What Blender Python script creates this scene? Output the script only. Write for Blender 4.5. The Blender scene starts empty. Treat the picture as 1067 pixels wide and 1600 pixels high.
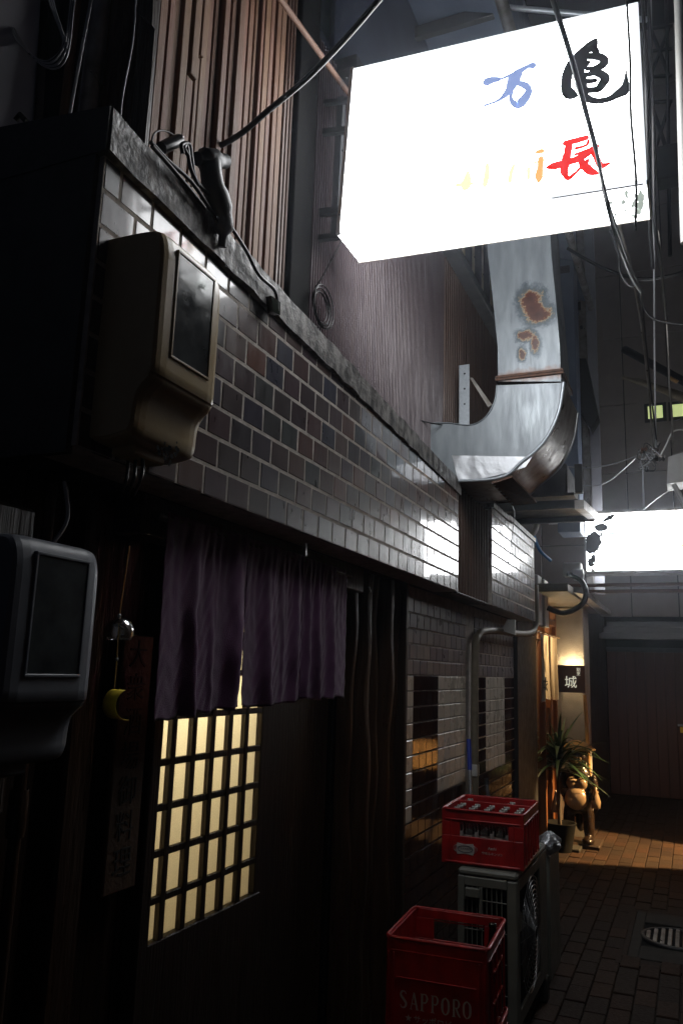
import bpy, math, random
from mathutils import Vector, Matrix
random.seed(7)
SC = bpy.context.scene
COL = SC.collection

# ------------------------------------------------------------------ camera
CX, CY, FPX = 533.5, 800.0, 1247.657
CAM = Vector((0, 0, 1.55))
def _cam_basis():
    a = Vector((1080 - CX, -(1065 - CY), -FPX)).normalized()          # world Y seen from the camera
    b = Vector((740 - CX, 6300.0, -FPX)).normalized()                 # world Z seen from the camera
    x = a.cross(b).normalized()
    b = x.cross(a).normalized()
    return Matrix((x, a, b))
RW = _cam_basis()
cam_data = bpy.data.cameras.new('camera'); cam = bpy.data.objects.new('camera', cam_data); COL.objects.link(cam)
cam.matrix_world = Matrix.Translation(CAM) @ RW.to_4x4()
cam_data.sensor_width = 36; cam_data.sensor_fit = 'AUTO'; cam_data.lens = FPX / 1600 * 36
cam_data.clip_start = 0.03; cam_data.clip_end = 400
SC.camera = cam
def ray(u, v): return RW @ Vector((u - CX, -(v - CY), -FPX))
def onx(u, v, x): d = ray(u, v); return CAM + d * ((x - CAM.x) / d.x)
def ony(u, v, y): d = ray(u, v); return CAM + d * ((y - CAM.y) / d.y)
def onz(u, v, z): d = ray(u, v); return CAM + d * ((z - CAM.z) / d.z)

# ------------------------------------------------------------------ world: deep night sky over a lit town
w = bpy.data.worlds.new('World'); SC.world = w; w.use_nodes = True
nt = w.node_tree; nt.nodes.clear()
sky = nt.nodes.new('ShaderNodeTexSky'); sky.sky_type = 'NISHITA'; sky.sun_disc = False
sky.sun_elevation = math.radians(-4); sky.sun_rotation = math.radians(200)
bg = nt.nodes.new('ShaderNodeBackground'); bg.inputs['Strength'].default_value = 0.045
out = nt.nodes.new('ShaderNodeOutputWorld')
mixc = nt.nodes.new('ShaderNodeMixRGB'); mixc.blend_type = 'ADD'; mixc.inputs[0].default_value = 1
mixc.inputs[2].default_value = (.16, .19, .28, 1)
nt.links.new(sky.outputs[0], mixc.inputs[1]); nt.links.new(mixc.outputs[0], bg.inputs[0]); nt.links.new(bg.outputs[0], out.inputs[0])
vs = SC.view_settings; vs.view_transform = 'Standard'; vs.look = 'None'; vs.exposure = 0; vs.gamma = 1; vs.use_curve_mapping = False
cy = SC.cycles
cy.max_bounces = 7; cy.diffuse_bounces = 4; cy.glossy_bounces = 4; cy.transmission_bounces = 6; cy.transparent_max_bounces = 10
cy.sample_clamp_indirect = 3.0; cy.caustics_reflective = False; cy.caustics_refractive = False
SIGN_E = 9.0
BLOOM_HAZE = .0055

# ------------------------------------------------------------------ materials
MATS = {}
def ramp(nt, fac, stops):
    r = nt.nodes.new('ShaderNodeValToRGB'); el = r.color_ramp.elements
    while len(el) < len(stops): el.new(0.5)
    for e, (p, c) in zip(el, stops):
        e.position = p; e.color = (*c, 1) if len(c) == 3 else c
    nt.links.new(fac, r.inputs[0]); return r.outputs[0]
def math_n(nt, op, a, b=None, c=None):
    n = nt.nodes.new('ShaderNodeMath'); n.operation = op
    for i, q in enumerate((a, b, c)):
        if q is None: continue
        if isinstance(q, (int, float)): n.inputs[i].default_value = q
        else: nt.links.new(q, n.inputs[i])
    return n.outputs[0]
def noise(nt, scale, stretch=(1, 1, 1), detail=4, rough=.55, off=(0, 0, 0)):
    g = nt.nodes.new('ShaderNodeNewGeometry')
    mp = nt.nodes.new('ShaderNodeMapping'); mp.inputs['Scale'].default_value = stretch; mp.inputs['Location'].default_value = off
    nt.links.new(g.outputs['Position'], mp.inputs[0])
    n = nt.nodes.new('ShaderNodeTexNoise'); n.inputs['Scale'].default_value = scale
    n.inputs['Detail'].default_value = detail; n.inputs['Roughness'].default_value = rough
    nt.links.new(mp.outputs[0], n.inputs['Vector']); return n.outputs['Fac']
def mat(name, col, rough=.5, metal=0, var=None, scale=8, stretch=(1, 1, 1), bump=0, bscale=60, bstretch=(1, 1, 1),
        rvar=0, spec=.5, objvar=None, contrast=.25, coat=0, trans=0, alpha=1, sheen=0, subs=0):
    m = bpy.data.materials.new(name); m.use_nodes = True; nt = m.node_tree
    b = nt.nodes['Principled BSDF']
    b.inputs['Base Color'].default_value = (*col, 1); b.inputs['Roughness'].default_value = rough
    b.inputs['Metallic'].default_value = metal; b.inputs['Specular IOR Level'].default_value = spec
    b.inputs['Coat Weight'].default_value = coat; b.inputs['Coat Roughness'].default_value = .06; b.inputs['Transmission Weight'].default_value = trans
    b.inputs['Alpha'].default_value = alpha; b.inputs['Sheen Weight'].default_value = sheen
    src = None
    if objvar:
        oi = nt.nodes.new('ShaderNodeObjectInfo')
        src = ramp(nt, oi.outputs['Random'], [(i / (len(objvar) - 1), c) for i, c in enumerate(objvar)])
    if var:
        n = noise(nt, scale, stretch)
        f = ramp(nt, n, [(.5 - contrast, (0, 0, 0)), (.5 + contrast, (1, 1, 1))])
        mx = nt.nodes.new('ShaderNodeMixRGB'); nt.links.new(f, mx.inputs[0])
        if src: nt.links.new(src, mx.inputs[1])
        else: mx.inputs[1].default_value = (*col, 1)
        mx.inputs[2].default_value = (*var, 1)
        if src:
            mf = math_n(nt, 'MULTIPLY', f, .45); nt.links.new(mf, mx.inputs[0])
        src = mx.outputs[0]
    if src: nt.links.new(src, b.inputs['Base Color'])
    if rvar:
        n2 = noise(nt, scale * 1.7, stretch, off=(3, 1, 2))
        r = nt.nodes.new('ShaderNodeMapRange'); r.inputs[1].default_value = .3; r.inputs[2].default_value = .7
        r.inputs[3].default_value = max(.02, rough - rvar); r.inputs[4].default_value = min(1, rough + rvar)
        nt.links.new(n2, r.inputs[0]); nt.links.new(r.outputs[0], b.inputs['Roughness'])
    if bump:
        n3 = noise(nt, bscale, bstretch, off=(5, 9, 1))
        bp = nt.nodes.new('ShaderNodeBump'); bp.inputs['Strength'].default_value = bump; bp.inputs['Distance'].default_value = .01
        nt.links.new(n3, bp.inputs['Height']); nt.links.new(bp.outputs[0], b.inputs['Normal'])
    MATS[name] = m
    return m
def emis(name, col, strength):
    m = bpy.data.materials.new(name); m.use_nodes = True; b = m.node_tree.nodes['Principled BSDF']
    b.inputs['Base Color'].default_value = (*[min(.8, c) for c in col], 1); b.inputs['Roughness'].default_value = .4
    b.inputs['Emission Color'].default_value = (*col, 1); b.inputs['Emission Strength'].default_value = strength
    MATS[name] = m; return m

mat('glazed_tile', (.04, .03, .03), .34, rvar=.08, spec=.4, coat=.9, bump=.06, bscale=14, bstretch=(1, 2, .5), var=(.02, .018, .02), scale=9, stretch=(1, 2, .6),
    objvar=[(.02, .03, .06), (.085, .035, .03), (.035, .022, .03), (.13, .045, .025), (.028, .036, .06), (.07, .04, .04), (.03, .042, .045), (.1, .055, .045), (.03, .03, .04)])
mat('white_tile', (.6, .56, .48), .3, var=(.42, .38, .32), scale=6, bump=.05, bscale=12, objvar=[(.68, .63, .55), (.58, .54, .47), (.62, .58, .5), (.52, .48, .42)], rvar=.08)
mat('dark_tile', (.03, .012, .01), .05, rvar=.02, bump=.05, bscale=12, bstretch=(1, 6, .4), objvar=[(.03, .012, .01), (.022, .01, .012), (.035, .016, .012)])
mat('slate_tile', (.16, .14, .15), .32, rvar=.06, bump=.05, bscale=9, objvar=[(.22, .2, .2), (.12, .11, .15), (.28, .25, .24), (.17, .15, .17)], var=(.1, .09, .1), scale=6)
mat('grout', (.6, .55, .5), .9, spec=.2, var=(.3, .27, .24), scale=25, bump=.4, bscale=200)
mat('coping_metal', (.2, .19, .18), .6, var=(.035, .032, .03), scale=22, stretch=(1, 1, .6), contrast=.1, bump=.5, bscale=70, rvar=.2)
mat('black_void', (.008, .008, .008), .9, spec=.1)
mat('dark_wood', (.035, .018, .01), .5, var=(.012, .007, .004), scale=14, stretch=(4, 4, .25), bump=.5, bscale=50, bstretch=(3, 3, .1), rvar=.12)
mat('log_wood', (.055, .03, .016), .38, var=(.02, .01, .006), scale=12, stretch=(4, 4, .3), bump=.6, bscale=25, bstretch=(2, 2, .25), rvar=.12)
mat('batten_wood', (.19, .12, .075), .65, var=(.09, .05, .035), scale=18, stretch=(5, 5, .2), bump=.4, bscale=60, bstretch=(4, 4, .1),
    objvar=[(.19, .1, .05), (.14, .065, .038), (.2, .12, .06), (.11, .058, .036), (.18, .082, .052)])
mat('siding', (.065, .045, .046), .42, metal=.2, var=(.045, .03, .038), scale=10, stretch=(1, 3, .25), bump=.2, bscale=60, rvar=.12)
mat('siding_brown', (.09, .05, .035), .45, metal=.2, var=(.045, .025, .018), scale=10, stretch=(1, 3, .3), bump=.2, bscale=60, rvar=.12)
mat('galvanised', (.5, .54, .58), .38, metal=.55, var=(.38, .42, .46), scale=60, rvar=.1, bump=.05, bscale=30)
mat('steel', (.42, .43, .45), .35, metal=.9, var=(.25, .25, .26), scale=20, rvar=.1)
mat('dull_steel', (.42, .4, .38), .4, metal=.75, var=(.14, .12, .1), scale=9, rvar=.15, bump=.1, bscale=30)
mat('foil', (.6, .62, .65), .38, metal=.9, bump=.12, bscale=30, rvar=.08)
mat('iron_black', (.02, .02, .022), .5, rvar=.1, bump=.1)
mat('rust_iron', (.14, .06, .03), .7, var=(.05, .03, .025), scale=40, bump=.3)
mat('meter_beige', (.5, .38, .2), .36, var=(.36, .25, .12), scale=7, stretch=(1, 1, .5), contrast=.3, rvar=.1, bump=.04, bscale=60)
mat('meter_grey', (.22, .24, .27), .4, var=(.16, .17, .2), scale=9, rvar=.08, bump=.04, bscale=60)
mat('meter_glass', (.02, .025, .028), .1, spec=.6, var=(.07, .08, .085), scale=12, rvar=.06)
mat('meter_plate', (.05, .055, .06), .4)
mat('noren_cloth', (.22, .075, .21), .85, var=(.12, .045, .12), scale=16, stretch=(1, 1, .3), bump=.5, bscale=350, sheen=.5)
mat('red_plastic', (.5, .016, .016), .4, var=(.28, .01, .012), scale=16, stretch=(1, 1, .5), contrast=.15, rvar=.1, bump=.04, bscale=80, coat=.1)
mat('print_pale', (.55, .5, .48), .5)
mat('print_dark', (.04, .03, .05), .5)
mat('ac_plastic', (.2, .205, .18), .5, var=(.14, .14, .12), scale=8, rvar=.1)
mat('stucco', (.33, .3, .26), .9, var=(.22, .2, .17), scale=6, bump=.5, bscale=120)
mat('orange_wood', (.18, .065, .02), .45, var=(.1, .035, .012), scale=14, stretch=(4, 4, .2), bump=.2)
mat('bamboo', (.45, .27, .1), .4, var=(.3, .17, .06), scale=20, stretch=(2, 2, .4))
mat('brick_paver', (.03, .018, .012), .75, rvar=.12, spec=.12, bump=.5, bscale=90, var=(.015, .011, .009), scale=30,
    objvar=[(.04, .02, .012), (.024, .016, .012), (.034, .022, .015), (.05, .026, .016), (.022, .014, .011)])
mat('soil_joint', (.03, .026, .022), .95, bump=.4)
mat('concrete', (.045, .043, .038), .9, spec=.2, var=(.028, .026, .024), scale=12, bump=.4, bscale=120)
mat('far_wall', (.29, .25, .225), .8, var=(.22, .19, .17), scale=3, bump=.15, bscale=80)
mat('navy_wall', (.05, .06, .09), .6, var=(.035, .042, .065), scale=4)
mat('pale_wall', (.75, .75, .8), .8, var=(.6, .6, .65), scale=5)
mat('grey_wall', (.42, .42, .46), .8, var=(.32, .32, .36), scale=5, bump=.2, bscale=80)
mat('brown_door', (.075, .022, .012), .5, var=(.045, .014, .008), scale=6, stretch=(5, 5, .15), rvar=.1, bump=.15)
mat('cable_black', (.012, .012, .013), .35)
mat('cable_grey', (.34, .34, .36), .35)
mat('blue_hose', (.03, .16, .42), .4)
mat('blue_handle', (.02, .04, .3), .35)
mat('pipe_cover', (.2, .17, .12), .6, var=(.12, .1, .07), scale=20)
mat('white_plastic', (.6, .6, .58), .45, var=(.48, .47, .44), scale=9)
mat('room_wall', (.26, .19, .1), .7)
mat('cream_panel', (.62, .56, .38), .6)
mat('white_cloth', (.62, .55, .43), .85, bump=.3, bscale=300)
mat('ink', (.02, .018, .016), .6)
mat('shop_board', (.05, .022, .018), .5, var=(.04, .015, .014), scale=20)
emis('board_letter', (.9, .9, .72), .55)
mat('leaf_green', (.045, .1, .045), .4, var=(.025, .055, .025), scale=10)
mat('stem_brown', (.06, .045, .03), .8, bump=.5)
mat('ceramic_brown', (.02, .011, .007), .3, var=(.01, .006, .004), scale=14, rvar=.08)
mat('ceramic_cream', (.26, .19, .12), .28, var=(.2, .13, .08), scale=12)
mat('straw', (.3, .2, .1), .8, bump=.6, bscale=200)
mat('yellow_card', (.85, .64, .05), .6, var=(.78, .58, .04), scale=120)
mat('pale_card', (.5, .45, .34), .7)
mat('gold_cord', (.5, .28, .05), .5)
mat('board_wood', (.1, .055, .028), .6, var=(.05, .026, .014), scale=14, stretch=(4, 4, .2), bump=.3)
mat('roof_sheet', (.17, .21, .29), .5, metal=.2, var=(.12, .15, .21), scale=4, rvar=.1)
mat('bottle_green', (.008, .012, .008), .1, spec=.6)
emis('sign_face', (.97, .985, 1.0), SIGN_E)
emis('sign_face_bright', (.96, .98, 1.0), SIGN_E * 1.7)
emis('sign_side', (.93, .97, 1.0), SIGN_E * .5)
emis('added_end_glow', (.93, .97, 1.0), 2.2)  # unseen left end given a glow to light the siding beside it
emis('sign_lip', (.9, .95, 1.0), 1.25)
emis('sign_grime', (.72, .82, .74), .5)
emis('lit_paper', (1, .74, .32), .3)
emis('far_window', (.62, .72, .3), .75)
emis('warm_pane', (1, .42, .1), 14.0)
emis('letter_blue', (.33, .45, .85), .75)
emis('letter_red', (.9, .012, .008), .95)
emis('letter_orange', (1, .5, .16), 1.0)
emis('letter_yellow', (1, .95, .55), 1.1)
emis('letter_slate', (.2, .25, .36), .35)
emis('warm_bulb', (1, .74, .4), 260.0)

def glass(name, col=(1, 1, 1), rough=.0):
    m = mat(name, col, rough, trans=1); m.node_tree.nodes['Principled BSDF'].inputs['IOR'].default_value = 1.45; return m
glass('clear_glass', (.9, .93, .93), .02)
def thin(name, col, gcol=(1, 1, 1), t=.85, rough=.08):
    m = bpy.data.materials.new(name); m.use_nodes = True; nt = m.node_tree; nt.nodes.clear()
    o = nt.nodes.new('ShaderNodeOutputMaterial'); a = nt.nodes.new('ShaderNodeBsdfTransparent'); a.inputs[0].default_value = (*col, 1)
    g = nt.nodes.new('ShaderNodeBsdfGlossy'); g.inputs['Roughness'].default_value = rough; g.inputs[0].default_value = (*gcol, 1)
    fr = nt.nodes.new('ShaderNodeFresnel'); fr.inputs[0].default_value = 1.6
    k = math_n(nt, 'ADD', fr.outputs[0], 1 - t)
    mx = nt.nodes.new('ShaderNodeMixShader'); nt.links.new(k, mx.inputs[0]); nt.links.new(a.outputs[0], mx.inputs[1]); nt.links.new(g.outputs[0], mx.inputs[2])
    nt.links.new(mx.outputs[0], o.inputs[0]); MATS[name] = m
thin('thin_glass', (.93, .95, .95), t=.93, rough=.05)
thin('chime_glass', (.85, .88, .88), t=.78, rough=.15)
def paper(name, col):
    m = bpy.data.materials.new(name); m.use_nodes = True; nt = m.node_tree; nt.nodes.clear()
    o = nt.nodes.new('ShaderNodeOutputMaterial')
    n = noise(nt, 260, detail=2)
    c = ramp(nt, n, [(.3, tuple(x * .78 for x in col)), (.7, col)])
    a = nt.nodes.new('ShaderNodeBsdfTranslucent'); d = nt.nodes.new('ShaderNodeBsdfDiffuse')
    nt.links.new(c, a.inputs[0]); d.inputs[0].default_value = (*[x * .6 for x in col], 1)
    mx = nt.nodes.new('ShaderNodeMixShader'); mx.inputs[0].default_value = .25
    nt.links.new(a.outputs[0], mx.inputs[1]); nt.links.new(d.outputs[0], mx.inputs[2]); nt.links.new(mx.outputs[0], o.inputs[0]); MATS[name] = m
paper('curtain_weave', (.92, .84, .7))
paper('frosted_glass', (.84, .8, .68))

# rusty duct: shaped rust patches by world position
def duct_material():
    m = mat('duct_zinc', (.26, .29, .31), .4, metal=.3, var=(.17, .19, .21), scale=20, stretch=(1, 1, .2), contrast=.2, rvar=.12, bump=.06, bscale=25)
    nt = m.node_tree; b = nt.nodes['Principled BSDF']
    base = b.inputs['Base Color'].links[0].from_socket
    g = nt.nodes.new('ShaderNodeNewGeometry'); sx = nt.nodes.new('ShaderNodeSeparateXYZ'); nt.links.new(g.outputs['Position'], sx.inputs[0])
    dmin = None
    for (u, v, ru, rv) in [(828, 468, 18, 19), (831, 482, 17, 17), (840, 492, 20, 14), (821, 524, 13, 9), (836, 538, 7, 14), (815, 553, 6, 11)]:
        c = ony(u, v, 4.25); k = 4.25 / FPX * .94
        dx = math_n(nt, 'DIVIDE', math_n(nt, 'SUBTRACT', sx.outputs[0], c.x), ru * k)
        dz = math_n(nt, 'DIVIDE', math_n(nt, 'SUBTRACT', sx.outputs[2], c.z), rv * k)
        d = math_n(nt, 'SQRT', math_n(nt, 'ADD', math_n(nt, 'MULTIPLY', dx, dx), math_n(nt, 'MULTIPLY', dz, dz)))
        dmin = d if dmin is None else math_n(nt, 'MINIMUM', dmin, d)
    n = noise(nt, 26, detail=8, rough=.7); nf = noise(nt, 120, detail=4)
    dd = math_n(nt, 'ADD', dmin, math_n(nt, 'MULTIPLY', math_n(nt, 'SUBTRACT', n, .5), 2.2))
    dd = math_n(nt, 'ADD', dd, math_n(nt, 'MULTIPLY', math_n(nt, 'SUBTRACT', nf, .5), 1.0))
    rc = ramp(nt, math_n(nt, 'MULTIPLY', dd, .5), [(.0, (.045, .011, .007)), (.36, (.075, .02, .011)), (.43, (.2, .085, .03)), (.48, (.3, .24, .15)), (.55, (.09, .1, .1)), (.7, (.08, .1, .12))])
    fade = ramp(nt, math_n(nt, 'MULTIPLY', dd, .5), [(.66, (1, 1, 1)), (.95, (0, 0, 0))])
    seam = math_n(nt, 'ABSOLUTE', math_n(nt, 'SUBTRACT', sx.outputs[2], 3.19))
    sm = ramp(nt, math_n(nt, 'ADD', math_n(nt, 'MULTIPLY', seam, 10), math_n(nt, 'MULTIPLY', n, 1.0)), [(.55, (.85, .85, .85)), (.95, (0, 0, 0))])
    m1 = nt.nodes.new('ShaderNodeMixRGB'); nt.links.new(fade, m1.inputs[0]); nt.links.new(base, m1.inputs[1]); nt.links.new(rc, m1.inputs[2])
    m2 = nt.nodes.new('ShaderNodeMixRGB'); nt.links.new(sm, m2.inputs[0]); nt.links.new(m1.outputs[0], m2.inputs[1]); m2.inputs[2].default_value = (.16, .08, .05, 1)
    nt.links.new(m2.outputs[0], b.inputs['Base Color'])
    inner = math_n(nt, 'LESS_THAN', dd, 1.1)
    mt = math_n(nt, 'SUBTRACT', .35, math_n(nt, 'MULTIPLY', inner, .35)); nt.links.new(mt, b.inputs['Metallic'])
duct_material()

# ------------------------------------------------------------------ mesh helpers
def catmull(pts, n=6):
    pts = [Vector(p) for p in pts]
    if len(pts) < 3: return pts
    P = [pts[0] * 2 - pts[1]] + pts + [pts[-1] * 2 - pts[-2]]; o = []
    for i in range(1, len(P) - 2):
        for k in range(n):
            t = k / n
            o.append(.5 * ((2 * P[i]) + (P[i + 1] - P[i - 1]) * t + (2 * P[i - 1] - 5 * P[i] + 4 * P[i + 1] - P[i + 2]) * t * t
                           + (3 * P[i] - 3 * P[i + 1] + P[i + 2] - P[i - 1]) * t ** 3))
    o.append(pts[-1]); return o
def origin(o):
    v = Vector((0, 0, 0))
    while o is not None:
        v += o.location; o = o.parent
    return v
class MB:
    def __init__(s): s.v = []; s.f = []; s.sm = []
    def add(s, vs, fs, smooth=False):
        n = len(s.v); s.v += [Vector(p) for p in vs]; s.f += [tuple(i + n for i in f) for f in fs]; s.sm += [smooth] * len(fs); return s
    def box(s, a, b, M=None):
        (x0, y0, z0), (x1, y1, z1) = a, b
        vs = [Vector(p) for p in ((x0, y0, z0), (x1, y0, z0), (x1, y1, z0), (x0, y1, z0), (x0, y0, z1), (x1, y0, z1), (x1, y1, z1), (x0, y1, z1))]
        if M: vs = [M @ p for p in vs]
        return s.add(vs, [(0, 3, 2, 1), (4, 5, 6, 7), (0, 1, 5, 4), (1, 2, 6, 5), (2, 3, 7, 6), (3, 0, 4, 7)])
    def bbox(s, a, b, r=.004, M=None):                # box with chamfered edges
        (x0, y0, z0), (x1, y1, z1) = a, b; vs = []; idx = {}
        for i, x in enumerate((x0, x1)):
            for j, y in enumerate((y0, y1)):
                for k, z in enumerate((z0, z1)):
                    sx, sy, sz = (r if i == 0 else -r), (r if j == 0 else -r), (r if k == 0 else -r)
                    for ax, p in enumerate(((x, y + sy, z + sz), (x + sx, y, z + sz), (x + sx, y + sy, z))):
                        idx[(i, j, k, ax)] = len(vs); vs.append(Vector(p))
        F = []
        for e in (0, 1):
            F.append([idx[(e, 0, 0, 0)], idx[(e, 1, 0, 0)], idx[(e, 1, 1, 0)], idx[(e, 0, 1, 0)]][::1 if e else -1])
            F.append([idx[(0, e, 0, 1)], idx[(1, e, 0, 1)], idx[(1, e, 1, 1)], idx[(0, e, 1, 1)]][::-1 if e else 1])
            F.append([idx[(0, 0, e, 2)], idx[(1, 0, e, 2)], idx[(1, 1, e, 2)], idx[(0, 1, e, 2)]][::1 if e else -1])
        for a_ in (0, 1):
            for b_ in (0, 1):
                F.append([idx[(a_, b_, 0, 0)], idx[(a_, b_, 0, 1)], idx[(a_, b_, 1, 1)], idx[(a_, b_, 1, 0)]])
                F.append([idx[(a_, 0, b_, 0)], idx[(a_, 0, b_, 2)], idx[(a_, 1, b_, 2)], idx[(a_, 1, b_, 0)]])
                F.append([idx[(0, a_, b_, 1)], idx[(0, a_, b_, 2)], idx[(1, a_, b_, 2)], idx[(1, a_, b_, 1)]])
        for i in (0, 1):
            for j in (0, 1):
                for k in (0, 1): F.append([idx[(i, j, k, 0)], idx[(i, j, k, 1)], idx[(i, j, k, 2)]])
        if M: vs = [M @ p for p in vs]
        return s.add(vs, [tuple(f) for f in F])
    def tube(s, pts, r, seg=8, smooth_path=0, cap=True):
        if smooth_path: pts = catmull(pts, smooth_path)
        pts = [Vector(p) for p in pts]; n = len(pts)
        rs = r if isinstance(r, (list, tuple)) else [r] * n
        if len(rs) != n: rs = [rs[min(len(rs) - 1, int(i / max(1, n - 1) * (len(rs) - 1) + .5))] for i in range(n)]
        vs = []; up = None
        for i, p in enumerate(pts):
            t = (pts[min(i + 1, n - 1)] - pts[max(i - 1, 0)])
            t = t.normalized() if t.length > 1e-9 else Vector((0, 0, 1))
            if up is None: up = t.orthogonal().normalized()
            up = (up - t * up.dot(t)); up = up.normalized() if up.length > 1e-6 else t.orthogonal().normalized()
            sd = t.cross(up)
            for k in range(seg):
                a = 2 * math.pi * k / seg; vs.append(p + (up * math.cos(a) + sd * math.sin(a)) * rs[i])
        fs = [(i * seg + k, i * seg + (k + 1) % seg, (i + 1) * seg + (k + 1) % seg, (i + 1) * seg + k) for i in range(n - 1) for k in range(seg)]
        s.add(vs, fs, True)
        if cap: s.add([vs[k] for k in range(seg)], [tuple(range(seg))[::-1]]); s.add(vs[-seg:], [tuple(range(seg))])
        return s
    def lathe(s, prof, c, seg=20, axis='z', smooth=True):
        vs = []; c = Vector(c)
        for (r, h) in prof:
            for k in range(seg):
                a = 2 * math.pi * k / seg; x, y = r * math.cos(a), r * math.sin(a)
                vs.append(c + (Vector((x, y, h)) if axis == 'z' else Vector((h, x, y)) if axis == 'x' else Vector((x, h, y))))
        fs = [(i * seg + k, i * seg + (k + 1) % seg, (i + 1) * seg + (k + 1) % seg, (i + 1) * seg + k) for i in range(len(prof) - 1) for k in range(seg)]
        return s.add(vs, fs, smooth)
    def prism(s, poly, d, smooth=False):              # poly: list of 3D points, d: extrusion vector
        n = len(poly); P = [Vector(p) for p in poly]; Q = [p + Vector(d) for p in P]
        s.add(P + Q, [tuple(range(n)), tuple(range(2 * n - 1, n - 1, -1))])
        return s.add(P + Q, [(i, i + n, (i + 1) % n + n, (i + 1) % n) for i in range(n)], smooth)
    def sheet(s, fn, nu, nv, smooth=True):
        vs = [fn(i / nu, j / nv) for j in range(nv + 1) for i in range(nu + 1)]
        return s.add(vs, [(j * (nu + 1) + i, j * (nu + 1) + i + 1, (j + 1) * (nu + 1) + i + 1, (j + 1) * (nu + 1) + i) for j in range(nv) for i in range(nu)], smooth)
    def mesh(s, name, m, off=Vector((0, 0, 0))):
        me = bpy.data.meshes.new(name); me.from_pydata([p - off for p in s.v], [], s.f)
        me.polygons.foreach_set('use_smooth', s.sm)
        me.materials.append(MATS[m] if isinstance(m, str) else m); me.update(); return me
    def build(s, name, m, parent=None, local=False, fix=True):
        off = origin(parent) if (parent is not None and not local) else Vector((0, 0, 0))
        me = s.mesh(name, m, off)
        if fix:
            import bmesh
            bm = bmesh.new(); bm.from_mesh(me); bmesh.ops.recalc_face_normals(bm, faces=bm.faces); bm.to_mesh(me); bm.free()
        o = bpy.data.objects.new(name, me); COL.objects.link(o)
        if parent is not None: o.parent = parent
        return o
def bevel(o, w=.004, seg=2):
    md = o.modifiers.new('bevel', 'BEVEL'); md.width = w; md.segments = seg; md.limit_method = 'ANGLE'; md.angle_limit = math.radians(40)
    for p in o.data.polygons: p.use_smooth = True
    md.harden_normals = True
    return o
def tag(o, label=None, cat=None, group=None, kind=None):
    if label: o['label'] = label
    if cat: o['category'] = cat
    if group: o['group'] = group
    if kind: o['kind'] = kind
    return o
def thing(name, label, cat, loc=(0, 0, 0), rz=0, group=None):
    o = bpy.data.objects.new(name, None); COL.objects.link(o); o.location = loc; o.rotation_euler = (0, 0, rz); o.empty_display_size = .05
    return tag(o, label, cat, group)
def inst(name, me, loc, parent, rot=None, scale=None):
    o = bpy.data.objects.new(name, me); COL.objects.link(o); o.parent = parent; o.location = Vector(loc) - origin(parent)
    if rot: o.rotation_euler = rot
    if scale: o.scale = scale
    return o
def copy_tree(o, parent=None):
    c = o.copy(); COL.objects.link(c)
    if parent is not None: c.parent = parent
    for ch in list(o.children): copy_tree(ch, c)
    return c
def text_mb(body, size, M, depth=.0006, sx=1.0, align='CENTER'):
    c = bpy.data.curves.new('lettering', 'FONT'); c.body = body; c.size = size; c.align_x = align; c.align_y = 'CENTER'
    c.resolution_u = 3; c.extrude = depth
    o = bpy.data.objects.new('lettering', c); COL.objects.link(o)
    dg = bpy.context.evaluated_depsgraph_get(); me = bpy.data.meshes.new_from_object(o.evaluated_get(dg))
    mb = MB(); mb.add([M @ Vector((v.co.x * sx, v.co.y, v.co.z)) for v in me.vertices], [tuple(p.vertices) for p in me.polygons])
    bpy.data.objects.remove(o); bpy.data.meshes.remove(me); return mb
def frame(o, x, y):                                   # matrix with local x, y axes given
    x = Vector(x).normalized(); y = Vector(y).normalized(); z = x.cross(y)
    return Matrix.Translation(Vector(o)) @ Matrix((x, y, z)).transposed().to_4x4()
def brush(mb, fn, strokes, th=Vector((0, .002, 0)), step=Vector((0, -.0004, 0)), rag=0.0, bold=1.0):
    """brush strokes: lists of (u, v, width) turned into thin raised ribbons by fn(u, v)"""
    for q, st in enumerate(strokes):
        P = catmull([Vector(s_) for s_ in st], 7) if len(st) > 1 else [Vector(st[0]), Vector(st[0]) + Vector((1, 0, 0))]
        L = []; R_ = []
        for i, p in enumerate(P):
            a = P[max(0, i - 1)]; b = P[min(len(P) - 1, i + 1)]; t = Vector((b.x - a.x, b.y - a.y)); t.normalize()
            n = Vector((-t.y, t.x)); wd = max(1.5, p.z) / 2 * bold * (1 + random.uniform(-rag, rag)); wd2 = max(1.5, p.z) / 2 * bold * (1 + random.uniform(-rag, rag))
            L.append((p.x + n.x * wd, p.y + n.y * wd)); R_.append((p.x - n.x * wd2, p.y - n.y * wd2))
        off = step * (q % 9)
        a_ = [fn(*l) + off for l in L]; b_ = [fn(*r) + off for r in R_]; n = len(a_)
        mb.add(a_ + b_, [(i, i + 1, n + i + 1, n + i) for i in range(n - 1)])
        for (cx_, w_) in ((P[0], P[0].z), (P[-1], P[-1].z)):
            ring = [fn(cx_.x + math.cos(k * math.pi / 5) * w_ / 2, cx_.y + math.sin(k * math.pi / 5) * w_ / 2) + off + step * .4 * (1 if cx_ is P[0] else 1.7) for k in range(10)]
            if w_ > 3: mb.add(ring, [tuple(range(10))])
    return mb

XF, XS, XW, XD = -1.15, -1.31, -1.30, -1.42

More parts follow.
